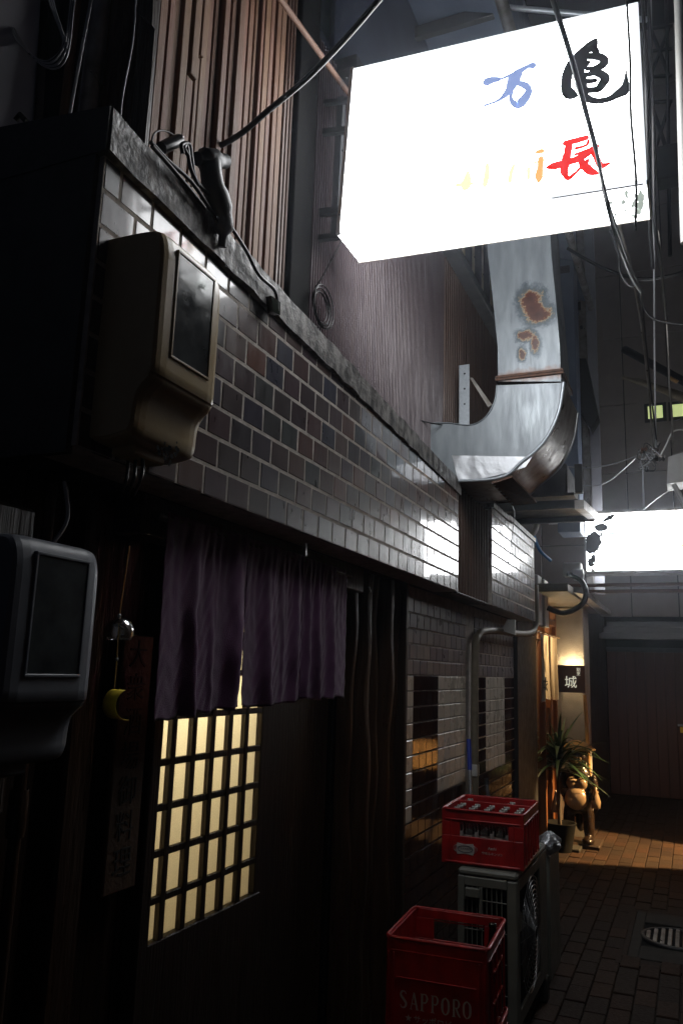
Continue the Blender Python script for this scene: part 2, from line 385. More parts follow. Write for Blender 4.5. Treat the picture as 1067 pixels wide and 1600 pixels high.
# ------------------------------------------------------------------ ground
g = MB().box((-3, -2, -.06), (2.5, 16, -.018)).build('ground', 'soil_joint'); tag(g, kind='structure')
pv = MB().bbox((-.05, -.1, -.03), (.05, .1, 0), .004).mesh('brick', 'brick_paver')
pv2 = pv
cnt = 0; spots = []
for i in range(-13, 11):
    x = .03 + i * .105
    for j in range(-6, 62):
        y = .2 + j * .206 + (.103 if i % 2 else 0)
        if x < -1.38: continue
        if -.44 < x < .14 and 5.17 < y < 6.28: continue
        spots.append((x, y))
def seen(x, y):
    c = RW.transposed() @ (Vector((x, y, 0)) - CAM)
    if c.z > -.2: return 0
    u, v = CX + FPX * c.x / -c.z, CY - FPX * c.y / -c.z
    return (1 if (780 < u < 1085 and 1240 < v < 1630) else 0) / -c.z
spots.sort(key=lambda s_: -seen(*s_))
stuff = MB()
for k, (x, y) in enumerate(spots):
    dz = random.uniform(-.004, .003)
    if k < 290:
        o = bpy.data.objects.new('brick', pv); COL.objects.link(o); o.parent = g; o.location = (x, y, dz)
        o.rotation_euler = (random.uniform(-.012, .012), random.uniform(-.012, .012), random.uniform(-.01, .01))
    else: stuff.bbox((x - .05, y - .1, -.03 + dz), (x + .05, y + .1, dz), .004)
stuff.box((-.47, 5.10, -.03), (.17, 5.218, -.003)); stuff.box((-.47, 6.222, -.03), (.17, 6.36, -.003)); stuff.box((-.47, 5.219, -.03), (-.418, 6.221, -.003)); stuff.box((.108, 5.219, -.03), (.17, 6.221, -.003))
tag(stuff.build('brick_paving', 'brick_paver', g, fix=False), kind='stuff')
# concrete drain frame with round grate
d0 = thing('drain_cover', 'round iron drain grate set in a worn concrete square in the brick paving', 'drain', (-.24, 5.72, 0))
m = MB()
m.bbox((-.5, 5.22, -.02), (-.44, 6.22, .003), .004); m.bbox((-.04, 5.22, -.02), (.02, 6.22, .003), .004)
m.bbox((-.44, 5.22, -.02), (-.04, 5.46, .003), .004); m.bbox((-.44, 5.98, -.02), (-.04, 6.22, .003), .004)
m.build('concrete_frame', 'concrete', d0)
MB().box((-.44, 5.46, -.03), (-.04, 5.98, -.012)).build('pit', 'black_void', d0)
rg = MB(); rg.lathe([(.215, -.008), (.215, .004), (.19, .006), (.19, -.008)], (-.24, 5.72, 0), 28); rg.build('ring', 'iron_black', d0)
for i in range(9):
    x = -.24 + (i - 4) * .042; h = math.sqrt(max(0, .19 ** 2 - (x + .24) ** 2)) - .004
    MB().bbox((x - .012, 5.72 - h, -.008), (x + .012, 5.72 + h, .005), .003).build('bar', 'dull_steel', d0)

d0.location.x += .085
# ------------------------------------------------------------------ tiled fascia over the shop front
def zc(y): return 2.668 - (y - 1.25) * .0424
fa = thing('tiled_fascia', 'long overhanging fascia faced with dark glazed brick tiles above the purple curtain', 'fascia', (-1.16, 1.25, 1.985))
core = MB()
core.prism([(-1.1514, 1.25, 1.992), (-1.1514, 4.27, 1.992), (-1.1514, 4.27, 2.56), (-1.1514, 1.25, 2.68)], (-.14, 0, 0))
core.prism([(-1.1514, 5.09, 1.992), (-1.1514, 6.66, 1.992), (-1.1514, 6.66, 2.66), (-1.1514, 5.09, 2.62)], (-.14, 0, 0))
core.build('backing', 'grout', fa)
MB().box((-1.9, 1.26, 1.994), (-1.30, 6.64, 2.01)).box((-1.32, 1.26, 1.993), (-1.164, 6.64, 1.997)).build('soffit', 'iron_black', fa)
MB().box((-1.95, 1.235, 1.975), (-1.165, 1.255, 2.70)).build('end_panel', 'iron_black', fa)
px, pz = .119, .085
tile_me = MB()
def tile_geo(w_, h_, d_=.013, c_=.0025):
    a, b = w_ / 2, h_ / 2
    vs = [(0, -a, -b), (0, a, -b), (0, a, b), (0, -a, b), (d_ - c_, -a, -b), (d_ - c_, a, -b), (d_ - c_, a, b), (d_ - c_, -a, b),
          (d_, -a + c_, -b + c_), (d_, a - c_, -b + c_), (d_, a - c_, b - c_), (d_, -a + c_, b - c_)]
    fs = [(0, 1, 5, 4), (1, 2, 6, 5), (2, 3, 7, 6), (3, 0, 4, 7), (4, 5, 9, 8), (5, 6, 10, 9), (6, 7, 11, 10), (7, 4, 8, 11), (8, 9, 10, 11)]
    return vs, fs
def tmesh(name, w_, h_, m_):
    vs, fs = tile_geo(w_, h_); return MB().add(vs, fs).mesh(name, m_)
cache = {}
def put_tile(parent, x, y0, y1, z0, z1, m_):
    wv, hv = round(y1 - y0, 3), round(z1 - z0, 3)
    if wv < .012 or hv < .012: return
    k = (wv, hv, m_)
    if k not in cache: cache[k] = tmesh('tile', wv, hv, m_)
    g_ = .3 if m_ == 'dark_tile' else 1
    inst('tile', cache[k], (x + random.uniform(-.0003, .0003), (y0 + y1) / 2, (z0 + z1) / 2), parent,
         rot=(random.uniform(-.004, .004), g_ * random.gauss(0, .006), g_ * random.gauss(0, .007)))
nt_ = 0
for (ya, yb, top) in ((1.25, 4.27, zc), (5.09, 6.66, lambda y: 2.62 + (y - 5.09) * .02)):
    for r in range(8):
        z0 = 1.992 + r * pz; off = (px / 2 if r % 2 else 0)
        y = ya - off
        while y < yb - .01:
            y0, y1 = max(y, ya) + .004, min(y + px, yb) - .004
            zt = min(z0 + pz - .008, top((y0 + y1) / 2) + .01)
            if y1 - y0 > .02 and zt - z0 > .02:
                put_tile(fa, -1.163, y0, y1, z0, z0 + pz - .009 if zt > z0 + pz - .02 else round(zt - z0, 2) + z0, 'glazed_tile'); nt_ += 1
            y += px
print('fascia tiles', nt_)
# corrugated strip between the two tiled lengths
MB().box((-1.2, 4.275, 1.985), (-1.185, 5.085, 2.6)).build('strip_backing', 'siding_brown', fa)
rib = MB(); rib.tube([(0, 0, 1.985), (0, 0, 2.6)], .018, 8); rm = rib.mesh('rib', 'siding_brown')
for i in range(12): inst('rib', rm, (-1.182, 4.31 + i * .067, 0), fa)
# mossy metal coping, broken into lapped lengths
ys = [1.24, 2.0, 2.75, 3.5, 4.29]
for a, b in zip(ys, ys[1:]):
    za, zb = zc(a), zc(b); h0 = .105 - (a - 1.24) * .009; h1 = .105 - (b - 1.24) * .009; e = .003 * ys.index(a)
    def cp(s_, t_): 
        y = a + (b - a) * s_; z = za + (zb - za) * s_; h = h0 + (h1 - h0) * s_; j = .0014 * math.sin(y * 31) + .0012 * math.sin(y * 77)
        prof = [(-1.158, -.004), (-1.132 - e, -.002), (-1.132 - e, h * .5), (-1.134 - e, h), (-1.34, h + .012), (-1.34, -.03)]
        q = prof[min(5, int(t_ * 5 + .5))]; return Vector((q[0] + (j if q[0] > -1.2 else 0), y, z + q[1] + j))
    MB().sheet(cp, 14, 5, False).build('coping', 'coping_metal', fa, fix=False)
MB().box((-1.34, 5.09, 2.63), (-1.135, 5.6, 2.665)).box((-1.34, 5.6, 2.645), (-1.138, 6.68, 2.68)).build('coping', 'coping_metal', fa)
# near face of the fascia head, edge of the coping
MB().prism([(-1.95, 1.232, 2.66), (-1.135, 1.232, 2.665), (-1.135, 1.232, 2.775), (-1.95, 1.232, 2.86)], (0, .02, 0)).build('end_cap', 'iron_black', fa)

# ------------------------------------------------------------------ upper storey
bw = thing('batten_wall', 'upper storey wall of narrow weathered brown wooden battens with broken and missing pieces', 'wall', (XS - .04, 1.45, 2.7))
MB().box((XS - .06, 1.592, 2.62), (XS - .03, 2.36, 5.4)).build('backing_board', 'dark_wood', bw)
rb = thing('recessed_batten_wall', 'recessed dark wooden battens at the left end of the upper storey', 'wall', (-1.55, 1.7, 2.7))
MB().box((-1.60, 1.60, 2.5), (-1.56, 1.98, 5.4)).build('backing_board', 'dark_wood', rb)
yb_ = 1.62
while yb_ < 1.96:
    MB().bbox((-1.56, yb_, 2.5), (-1.54 + random.choice([0, .01]), yb_ + .02, 5.4), .002).build('batten', 'batten_wood', rb); yb_ += random.choice([.026, .031, .04])
MB().bbox((XS - .06, 1.572, 2.62), (XS - .005, 1.592, 5.4), .003).build('corner_trim', 'dark_wood', bw)
y = 1.598; k = 5
random.seed(12)
while y < 2.34:
    wd = random.choice([.018, .022, .03, .034, .026]); dep = random.choice([.008, .014, .02, .026])
    z1 = 5.35; z0 = 2.64
    
    m_ = 'batten_wood' if y > 1.3 else 'dark_wood'
    if k in (9, 10, 14): 
        zb = 3.32 + .1 * (k - 9)
        MB().bbox((XS - .03, y, z0), (XS - .03 + dep, y + wd, zb), .002).build('batten', m_, bw)
        Mx = Matrix.Translation((0, 0, 0))
        MB().bbox((XS - .03, y + .003, zb + .004), (XS - .03 + dep + .012, y + wd + .003, z1), .002).build('batten', m_, bw)
    else: MB().bbox((XS - .03, y, z0), (XS - .03 + dep, y + wd, z1), .002).build('batten', m_, bw)
    y += wd + random.choice([.003, .005, .009]); k += 1
# finer sheet ribs at the far edge of the battens
sw = thing('ribbed_sheet_wall', 'narrow strip of fine dark ribbed sheet beside the wooden battens', 'wall', (XS - .04, 2.36, 2.6))
MB().box((XS - .06, 2.362, 2.6), (XS - .035, 2.6, 5.4)).build('sheet', 'siding_brown', sw)
rm2 = MB().bbox((-.0, -.009, 2.6), (.016, .009, 5.4), .003).mesh('rib', 'siding_brown')
for i in range(3): inst('rib', rm2, (XS - .035, 2.38 + i * .026, 0), sw)
# black strip standing in for the shade of the recess
MB().bbox((XS - .06, 2.45, 2.58), (XS - .0, 2.615, 5.3), .004).build('recess_shade_strip', 'black_void'); tag(bpy.data.objects['recess_shade_strip'], 'black strip standing in for recess shade on the upper wall behind the big sign bracket', 'post')
ms = thing('metal_siding_wall', 'purplish brown corrugated metal siding below and behind the big lit sign', 'wall', (XS, 2.8, 2.5))
def cor(y0, y1, p, amp, m_, nm, xo=0):
    n = int((y1 - y0) / p * 4)
    def fn(s_, t_):
        y = y0 + (y1 - y0) * s_; ph = (y / p) % 1; a = amp if ph < .5 else 0
        return Vector((XS + xo - amp + a, y, 2.45 + (4.18 - 2.45) * t_))
    vs = []
    mb = MB(); pr = []
    y = y0
    while y < y1:
        pr += [(y, 0), (y + p * .38, 0), (y + p * .5, amp), (y + p * .88, amp)]; y += p
    q = [Vector((XS + xo - amp + a, yy, 2.45)) for yy, a in pr]; q2 = [v + Vector((0, 0, 1.73)) for v in q]; n = len(q)
    mb.add(q + q2, [(i, i + 1, n + i + 1, n + i) for i in range(n - 1)])
    return mb.build(nm, m_, ms, fix=False)
ysp = 2.8; k = 0
for (a, b) in ((2.622, 2.8), (2.8, 3.22), (3.22, 3.66), (3.66, 4.1), (4.1, 4.5)): cor(a, b - .004, .022, .006, 'siding', 'siding_panel', -.004 + .001 * k); k += 1
for (a, b) in ((4.5, 5.0), (5.0, 5.5), (5.5, 5.97)): cor(a, b - .004, .045, .012, 'siding_brown', 'siding_panel', .004)
MB().box((XS - .05, 2.6, 2.4), (XS - .02, 5.97, 4.2)).build('siding_backing', 'black_void', ms)
# window band above the siding
uw = thing('upper_window', 'upstairs window with cream panes in a black frame above the siding, partly behind the sign', 'window', (XS, 4.45, 4.18))
MB().bbox((XS - .04, 2.8, 4.15), (XS + .09, 6.3, 4.215), .004).build('sill', 'iron_black', uw)
MB().box((XS - .06, 4.3, 4.2), (XS - .04, 6.2, 5.4)).build('backing', 'black_void', uw)
for y in (4.50, 4.62, 4.78, 5.06, 5.34, 5.62, 5.9): MB().bbox((XS - .02, y, 4.215), (XS + .03, y + .03 + (.03 if y < 4.7 else 0), 5.3), .003).build('frame', 'iron_black', uw)
for y in (4.56, 4.81, 5.09, 5.37, 5.65):
    for z in (4.225, 4.58, 4.94): MB().bbox((XS - .028, y + (.0 if y > 4.6 else .006), z), (XS - .012, y + (.245 if y > 4.6 else .055), z + .34), .003).build('pane', 'cream_panel', uw)
tag(MB().bbox((XS - .05, 2.8, 4.216), (XS - .02, 4.3, 5.4), .004).build('upper_wall_board', 'navy_wall'), 'plain dark board wall above the siding behind the top of the sign', 'wall')
# eave soffit over the alley and sloping sheet roof
ev = thing('eave_roof', 'steel sheet eave high over the alley behind the big sign', 'roof', (-1.3, 3.2, 5.2))
MB().prism([(-1.35, 2.9, 5.42), (-.8, 2.9, 5.2), (-.8, 9, 5.42), (-1.35, 9, 5.62)], (0, 0, .03)).build('roof_sheet', 'roof_sheet', ev)
for i in range(7): MB().bbox((-1.33, 3.1 + i * .8, 5.25), (-.86, 3.14 + i * .8, 5.33), .003, M=None).build('rafter', 'iron_black', ev)
MB().tube([(-.79, 2.9, 5.19), (-.79, 9, 5.41)], .035, 8).build('gutter', 'dull_steel', ev)
MB().tube([ony(640, -3, 4.0), ony(893, 21, 4.0), ony(1010, 31, 4.2)], .016, 8).build('galvanised_rod', 'galvanised'); tag(bpy.data.objects['galvanised_rod'], 'thin pale pipe running level across the top of the alley above the sign', 'pipe')
MB().tube([onx(432, -10, -1.22), onx(549, 152, -1.2)], .011, 8).build('brace_pole', 'batten_wood'); tag(bpy.data.objects['brace_pole'], 'slanted brown brace pole running down to the sign bracket', 'pole')
# roof plane further up: tall neighbour wall
tag(MB().box((-1.9, 1.4, 5.41), (-1.36, 9.2, 9)).build('upper_storey_wall', 'roof_sheet'), 'plain grey third storey wall rising above the eave', 'wall')

# things above the near end of the fascia (top left)
def pb(px0, px1, z0, z1, y, m_, name, label, cat, dy=.02):
    a = ony(px0, 100, y).x; b = ony(px1, 100, y).x
    o = MB().bbox((a, y, z0), (b, y + dy, z1), .003).build(name, m_); return tag(o, label, cat)
NW = MB().box((-3.0, 1.95, 2.0), (-1.37, 1.99, 5.4)).build('side_wall', 'black_void'); tag(NW, 'black recess wall behind the poles at top left', 'wall')
tag(MB().prism([onx(-60, 200, -1.62), onx(50, 200, -1.56), onx(66, -20, -1.56), onx(-60, -20, -1.62)], (0, .03, 0)).build('wall_panel', 'pale_wall'), 'flat grey wall panel at the top left corner behind the coiled cables', 'panel')
tag(MB().prism([onx(53, 200, -1.55), onx(58, 200, -1.55), onx(70, -20, -1.55), onx(65, -20, -1.55)], (0, .02, 0)).build('panel_trim', 'steel'), 'thin pale trim along the edge of the grey wall panel', 'trim')
tag(MB().tube([ony(0, 230, 1.36), ony(11, 60, 1.36)], .011, 12).tube([ony(8, 110, 1.36), ony(12, 58, 1.36)], .0135, 12).build('conduit_pipe', 'galvanised'), 'grey conduit pipe at the far left edge with cables entering its top', 'pipe')
tag(MB().tube([ony(16, 74, 1.36), ony(14, 30, 1.36), ony(8, -20, 1.36)], .019, 12).build('weather_head', 'cable_black'), 'black weather head on top of the far left conduit pipe', 'cable fitting')
cols = thing('cable_bundle', 'loop of twisted grey and black cables drooping from the far left conduit', 'cable', tuple(ony(20, 60, 1.34)))
rr = random.Random(5)
for i in range(9):
    k = i - 4
    P = [ony(10 + k * 1.5, -20, 1.32 + .01 * k), ony(18 + k, 30, 1.33), ony(30 + k * .8, 62, 1.33 + .006 * k), ony(55 + k * 1.2, 92 + k * 1.2, 1.33), ony(82 + k * 1.5, 101 + k * 1.6, 1.33), ony(103 + k, 75 + k * 2, 1.33),
         ony((112 if i % 3 else 84) + k, 10, 1.33), ony((114 if i % 3 else 78) + k * 1.5, -25, 1.33)]
    mb = MB().tube(P, .0022, 6, 7); mb.build('strand', ['cable_grey', 'cable_black', 'cable_grey'][i % 3], cols)
tag(MB().tube([ony(106, 200, 1.42), ony(124, 100, 1.42), ony(146, -15, 1.42)], .0045, 8, 5).build('thin_rod', 'steel'), 'thin shiny steel rod slanting up beside the cable loop', 'rod')
tag(MB().tube([ony(98, 200, 1.46), ony(122, -10, 1.46)], .012, 8).build('wooden_post', 'batten_wood'), 'narrow dull wooden post behind the shiny rod', 'post')
tag(MB().tube([ony(133, 230, 1.52), ony(160, -20, 1.52)], .028, 20).build('round_column', 'dull_steel'), 'dark round steel column with a pale sheen between rod and battens', 'column')
tag(MB().tube([ony(188, 200, 1.40), ony(192, 150, 1.4), ony(207, 70, 1.4), ony(212, 10, 1.4), ony(213, -20, 1.4)], .0022, 6, 6).build('hanging_wire', 'cable_grey'), 'single grey wire hanging in front of the dark battens at upper left', 'wire')
tag(MB().prism([ony(205, -5, 1.45), ony(214, 18, 1.45), ony(238, 40, 1.45), ony(240, -5, 1.45)], (0, .02, 0)).build('bracket_plate', 'dark_wood'), 'dark broken board end above the battens at upper left', 'board')
tag(MB().tube([ony(25, 188, 1.3), ony(32, 179, 1.3), ony(42, 190, 1.3)], .007, 8).build('rubble_lump', 'concrete'), 'small lump of mortar on the left end of the fascia head', 'debris')

# ------------------------------------------------------------------ big lit sign
TL, TR, BL, BR = Vector((-1.158, 2.6, 3.965)), Vector((-.060, 2.6, 3.903)), Vector((-1.194, 2.6, 3.228)), Vector((-.058, 2.6, 3.188))
sg = thing('lightbox_sign', 'large glowing white lightbox sign with black and red brush characters above the alley', 'sign', (-1.17, 2.7, 3.2))
D = Vector((0, .235, 0))
def inset(P, d):
    c = sum(P, Vector()) / len(P); o = []
    for p in P: o.append(Vector((p.x + (d if p.x < c.x else -d), p.y, p.z + (d if p.z < c.z else -d))))
    return o
r_ = .014
Q = [BL, BR, TR, TL]
# rounded front lip
front = inset(Q, r_)
mb = MB(); mb.add(front, [(0, 1, 2, 3)]); mb.build('front_face', 'sign_face', sg, fix=False)
lip = MB(); rings = []
for a in (0, 30, 60, 90):
    t_ = math.radians(a); rings.append([p + (q - p) * math.sin(t_) + Vector((0, r_ * (1 - math.cos(t_)), 0)) for p, q in zip(front, Q)])
for r1, r2 in zip(rings, rings[1:]): lip.add(r1 + r2, [(i, (i + 1) % 4, 4 + (i + 1) % 4, 4 + i) for i in range(4)], True)
lip.build('front_lip', 'sign_lip', sg, fix=False)
q0 = [p + Vector((0, r_, 0)) for p in Q]; q1 = [p + D for p in Q]
MB().add([q0[0], q0[1], q1[1], q1[0]], [(0, 3, 2, 1)]).build('underside', 'sign_face', sg, fix=False)
MB().add([q0[3], q0[2], q1[2], q1[3]], [(0, 1, 2, 3)]).build('top_face', 'sign_side', sg, fix=False)
MB().add(q1, [(0, 3, 2, 1)]).build('rear_face', 'sign_face', sg, fix=False)
MB().add([q0[0], q0[3], q1[3], q1[0]], [(0, 1, 2, 3)]).build('end_face', 'added_end_glow', sg)
MB().add([q0[1], q0[2], q1[2], q1[1]], [(0, 1, 2, 3)]).build('end_face', 'white_plastic', sg)
ex = MB()
for (A, B) in ((q0[0], q0[3]),): ex.prism([A + Vector((-.004, -.012, 0)), A + Vector((.012, -.016, 0)), B + Vector((.012, -.016, 0)), B + Vector((-.004, -.012, 0))], (0, .02, 0))
ex.build('edge_trim', 'white_plastic', sg)
ex = MB(); ex.box((BR.x - .002, 2.598, 3.18), (BR.x + .006, 2.83, 3.196)); ex.prism([q1[0] + Vector((-.006, -.006, -.004)), q1[1] + Vector((.004, -.006, -.004)), q1[1] + Vector((.004, .006, .004)), q1[0] + Vector((-.006, .006, .004))], (0, 0, -.004)); ex.build('bottom_trim', 'dull_steel', sg)
for (u, v) in ((541, 122), (536, 236), (531, 336)): MB().lathe([(0, -.008), (.004, -.007), (.005, 0)], ony(u, v, 2.585), 8, 'y').build('screw', 'iron_black', sg)
tag(MB().box((-.5, 2.7, 3.0), (-.49, 2.71, 3.01)).build('stub', 'iron_black'), 'x', 'x'); bpy.data.objects.remove(bpy.data.objects['stub'])
K = .3252
fn1 = lambda u, v: ony(720 + u * K, 30 + v * K, 2.5975)
kame = [[(648, 98, 16), (630, 125, 34), (590, 150, 26), (545, 178, 14)], [(630, 130, 26), (650, 160, 22), (640, 175, 12)],
        [(545, 180, 16), (600, 178, 20), (655, 180, 26), (688, 195, 28), (678, 220, 26), (640, 236, 16), (600, 240, 14)],
        [(525, 205, 18), (518, 240, 30), (508, 280, 34), (505, 330, 34), (520, 358, 40), (556, 368, 16)], [(600, 200, 16), (560, 212, 18), (530, 225, 22)],
        [(615, 205, 12), (590, 230, 18), (560, 250, 22)], [(565, 275, 24), (610, 268, 16), (650, 258, 26), (692, 282, 30), (680, 310, 28), (655, 338, 22), (600, 345, 18)],
        [(575, 300, 26), (620, 300, 16), (650, 296, 14)], [(575, 160, 26), (560, 230, 40), (572, 290, 40), (585, 345, 36), (600, 378, 28), (650, 396, 20), (710, 386, 18), (752, 362, 26), (785, 340, 34), (792, 300, 18), (792, 262, 7), (797, 238, 3)],
        [(500, 345, 24), (540, 350, 24)]]
MB().add([], []); lt = MB(); brush(lt, fn1, kame, bold=1.5, rag=.06); tag(lt.build('brush_character', 'ink', sg, fix=False))
man = [[(118, 304, 30), (150, 292, 24), (185, 288, 16)], [(170, 296, 8), (230, 272, 10), (280, 250, 20), (320, 228, 14), (348, 222, 28)], [(285, 250, 24), (255, 290, 44), (228, 345, 26), (180, 390, 10), (112, 416, 8)],
       [(262, 305, 16), (305, 318, 26), (326, 345, 24), (300, 390, 32), (268, 412, 28), (240, 385, 16), (244, 345, 12)]]
lt = MB(); brush(lt, fn1, man, bold=1.35, rag=.05); lt.build('brush_character', 'letter_blue', sg, fix=False)  # lens glare over the ink is put into its pale blue
cho = [[(496, 598, 22), (550, 584, 22), (605, 568, 20)], [(520, 592, 30), (512, 640, 30), (500, 690, 34), (496, 735, 30), (514, 764, 18), (545, 742, 12), (562, 728, 8)],
       [(550, 622, 12), (600, 606, 10), (612, 585, 14)], [(545, 652, 10), (610, 628, 10)], [(415, 714, 14), (450, 706, 28), (510, 690, 26), (570, 668, 26), (620, 635, 26), (655, 612, 22)],
       [(570, 665, 18), (588, 700, 34), (618, 728, 36), (655, 742, 16)], [(630, 640, 20), (648, 662, 26), (672, 705, 26), (718, 692, 5)], [(610, 680, 16), (570, 720, 12), (540, 752, 6)]]
lt = MB(); brush(lt, fn1, cho, bold=1.25, rag=.08); lt.build('brush_character', 'letter_red', sg, fix=False)
ora = [[(362, 640, 14), (392, 632, 18)], [(384, 668, 24), (380, 710, 22), (374, 755, 30), (372, 780, 14)], [(350, 690, 6), (392, 680, 10)]]
lt = MB(); brush(lt, fn1, ora, bold=1.3, rag=.05); lt.build('brush_character', 'letter_orange', sg, fix=False)  # fade from overexposure is put into the orange
yel = [[(325, 715, 14), (324, 765, 14)], [(290, 720, 5), (330, 735, 8)], [(255, 700, 12), (240, 740, 16), (234, 782, 16)], [(128, 700, 16), (124, 750, 22), (114, 800, 20)], [(160, 738, 4), (200, 722, 4)],
       [(34, 740, 18), (30, 780, 34), (20, 806, 40)], [(-20, 800, 16), (60, 790, 10)]]
lt = MB(); brush(lt, fn1, yel, bold=1.3, rag=.05); lt.build('brush_character', 'letter_yellow', sg, fix=False)  # stronger overexposure fade, painted in as yellow
fn2 = lambda u, v: ony(540 + u * .3, 60 + v * .3, 2.5975)
lt = MB(); brush(lt, fn2, [[(113, 368, 4), (124, 395, 6), (143, 432, 4)], [(97, 405, 3), (130, 388, 4), (157, 354, 7)], [(176, 380, 3), (189, 360, 5)]]); lt.build('small_character', 'letter_slate', sg, fix=False)
gm_ = MB(); rr = random.Random(17)
for k in range(46):
    u = 1003 - abs(rr.gauss(0, 26)); v = rr.uniform(300, 338); rad = rr.uniform(.6, 3.4) * (1 - (1003 - u) / 120)
    if rad < .4: continue
    c_ = onz(u, v, 3.1875 + (BL.z - BR.z) * 0); c_.z = BR.z + (BL.z - BR.z) * ((BR.x - c_.x) / (BR.x - BL.x)) - .0015 - k * .00004
    if not (2.63 < c_.y < 2.82 and c_.x < BR.x - .006): continue
    gm_.add([c_ + Vector((rad * .0035 * math.cos(q * .785) * rr.uniform(.6, 1.3), rad * .008 * math.sin(q * .785) * rr.uniform(.6, 1.3), 0)) for q in range(8)], [tuple(range(8))])
tag(gm_.build('grime', 'sign_grime', sg, fix=False), kind='stuff')
# seam on the lower right of the face
MB().prism([ony(862, 309, 2.5965), ony(1004, 287, 2.5965), ony(1004, 289, 2.5965), ony(862, 310.4, 2.5965)], (0, -.001, 0)).build('panel_seam', 'dull_steel', sg)

br = thing('sign_bracket', 'black steel bracket frame holding the left end of the big lit sign to the wall', 'bracket', (-1.31, 2.68, 3.6))
def barx(u0, v0, u1, v1, y, t_, m_='iron_black', p=br, nm='bar'):
    a, b = ony(u0, v0, y), ony(u1, v1, y); d_ = (b - a); n_ = Vector((-d_.z, 0, d_.x)).normalized() * t_
    return MB().prism([a - n_, b - n_, b + n_, a + n_], (0, .025, 0)).build(nm, m_, p)
barx(490, 160, 545, 154, 2.68, .008); barx(490, 206, 545, 200, 2.68, .012); barx(490, 331, 535, 326, 2.68, .014); barx(490, 371, 535, 366, 2.68, .011)
barx(532, 150, 520, 372, 2.70, .014); barx(497, 150, 488, 400, 2.72, .009)

# ------------------------------------------------------------------ second lit sign, further down
s2 = thing('far_lightbox_sign', 'smaller glowing white lightbox sign further down the alley above the shop entrance', 'sign', (-.4, 7.85, 2.5))
a, b = -.875, .16
MB().box((a + .016, 7.8, 2.545), (b - .016, 7.803, 3.085)).build('front_face', 'sign_face_bright', s2)
MB().box((a + .016, 8.0, 2.545), (b - .016, 8.003, 3.085)).build('rear_face', 'sign_face', s2)
fr = MB(); fr.bbox((a, 7.79, 2.51), (a + .015, 8.01, 3.12), .002); fr.bbox((b - .015, 7.79, 2.51), (b, 8.01, 3.12), .002); fr.bbox((a, 7.791, 3.088), (b, 8.009, 3.115), .002); fr.bbox((a, 7.791, 2.515), (b, 8.009, 2.542), .002)
fr.build('frame', 'dull_steel', s2)
for i in range(2): MB().bbox((-1.3, 7.85, 2.40 - i * .06), (.5, 7.9, 2.43 - i * .06), .003).build('support_rail', 'rust_iron', s2)
K2 = .2315
fn3 = lambda u, v: ony(826 + u * K2, 720 + v * K2, 7.797)
dk = [[(404, 510, 30), (404, 560, 34), (400, 610, 26)], [(575, 362, 10), (540, 385, 24), (500, 410, 12)], [(420, 440, 8), (455, 437, 10)], [(460, 452, 40), (512, 450, 44)], [(490, 480, 10), (486, 510, 12)], [(402, 515, 16), (440, 495, 30), (446, 540, 60), (425, 590, 70), (410, 620, 22)],
      [(402, 680, 22), (430, 670, 30), (436, 640, 22)], [(405, 700, 20), (436, 700, 18)], [(420, 735, 14), (440, 738, 10)], [(440, 560, 40), (450, 600, 20)]]
for q_, st_ in enumerate(dk):
    lt = MB(); brush(lt, lambda u, v: fn3(u, v) + Vector((0, -.0006 * q_, 0)), [st_], rag=.3, bold=1.4); lt.build('brush_stroke', 'ink', s2, fix=False)
gy = [[(512, 500, 12), (560, 490, 12), (640, 500, 10), (690, 515, 5)], [(552, 560, 4), (580, 550, 14), (600, 535, 6)], [(675, 560, 8), (705, 585, 12)]]
lt = MB(); brush(lt, fn3, gy, step=Vector((0, -.001, 0)), rag=.1); lt.build('brush_character', 'letter_blue', s2, fix=False)
lt = MB(); brush(lt, fn3, [[(1030, 575, 16), (1060, 565, 50), (1085, 585, 60)]], step=Vector((0, -.001, 0)), rag=.2); lt.build('brush_character', 'letter_orange', s2, fix=False)

# ------------------------------------------------------------------ exhaust duct
du = thing('exhaust_duct', 'square galvanised exhaust duct with rust patches curving out of the wall and up', 'duct', (-1.2, 4.45, 2.7))
YD, DD = 4.25, .36
def dp(u, v): return ony(u, v, YD)
vl = [dp(758, 330), dp(762, 400), dp(770, 470), dp(777, 540), dp(778, 596)]; vr = [dp(858, 330), dp(861, 400), dp(868, 470), dp(874, 540), dp(876, 596)]
m = MB(); n = len(vl); F = vl + vr; B = [p + Vector((0, DD, 0)) for p in F]
m.add(F, [(i, n + i, n + i + 1, i + 1) for i in range(n - 1)], False)
m.add(B, [(i, i + 1, n + i + 1, n + i) for i in range(n - 1)], False)
m.add(vl + B[:n], [(i, i + 1, n + i + 1, n + i) for i in range(n - 1)], True); m.add(vr + B[n:], [(i, n + i, n + i + 1, i + 1) for i in range(n - 1)], True)
m.build('vertical_duct', 'duct_zinc', du)
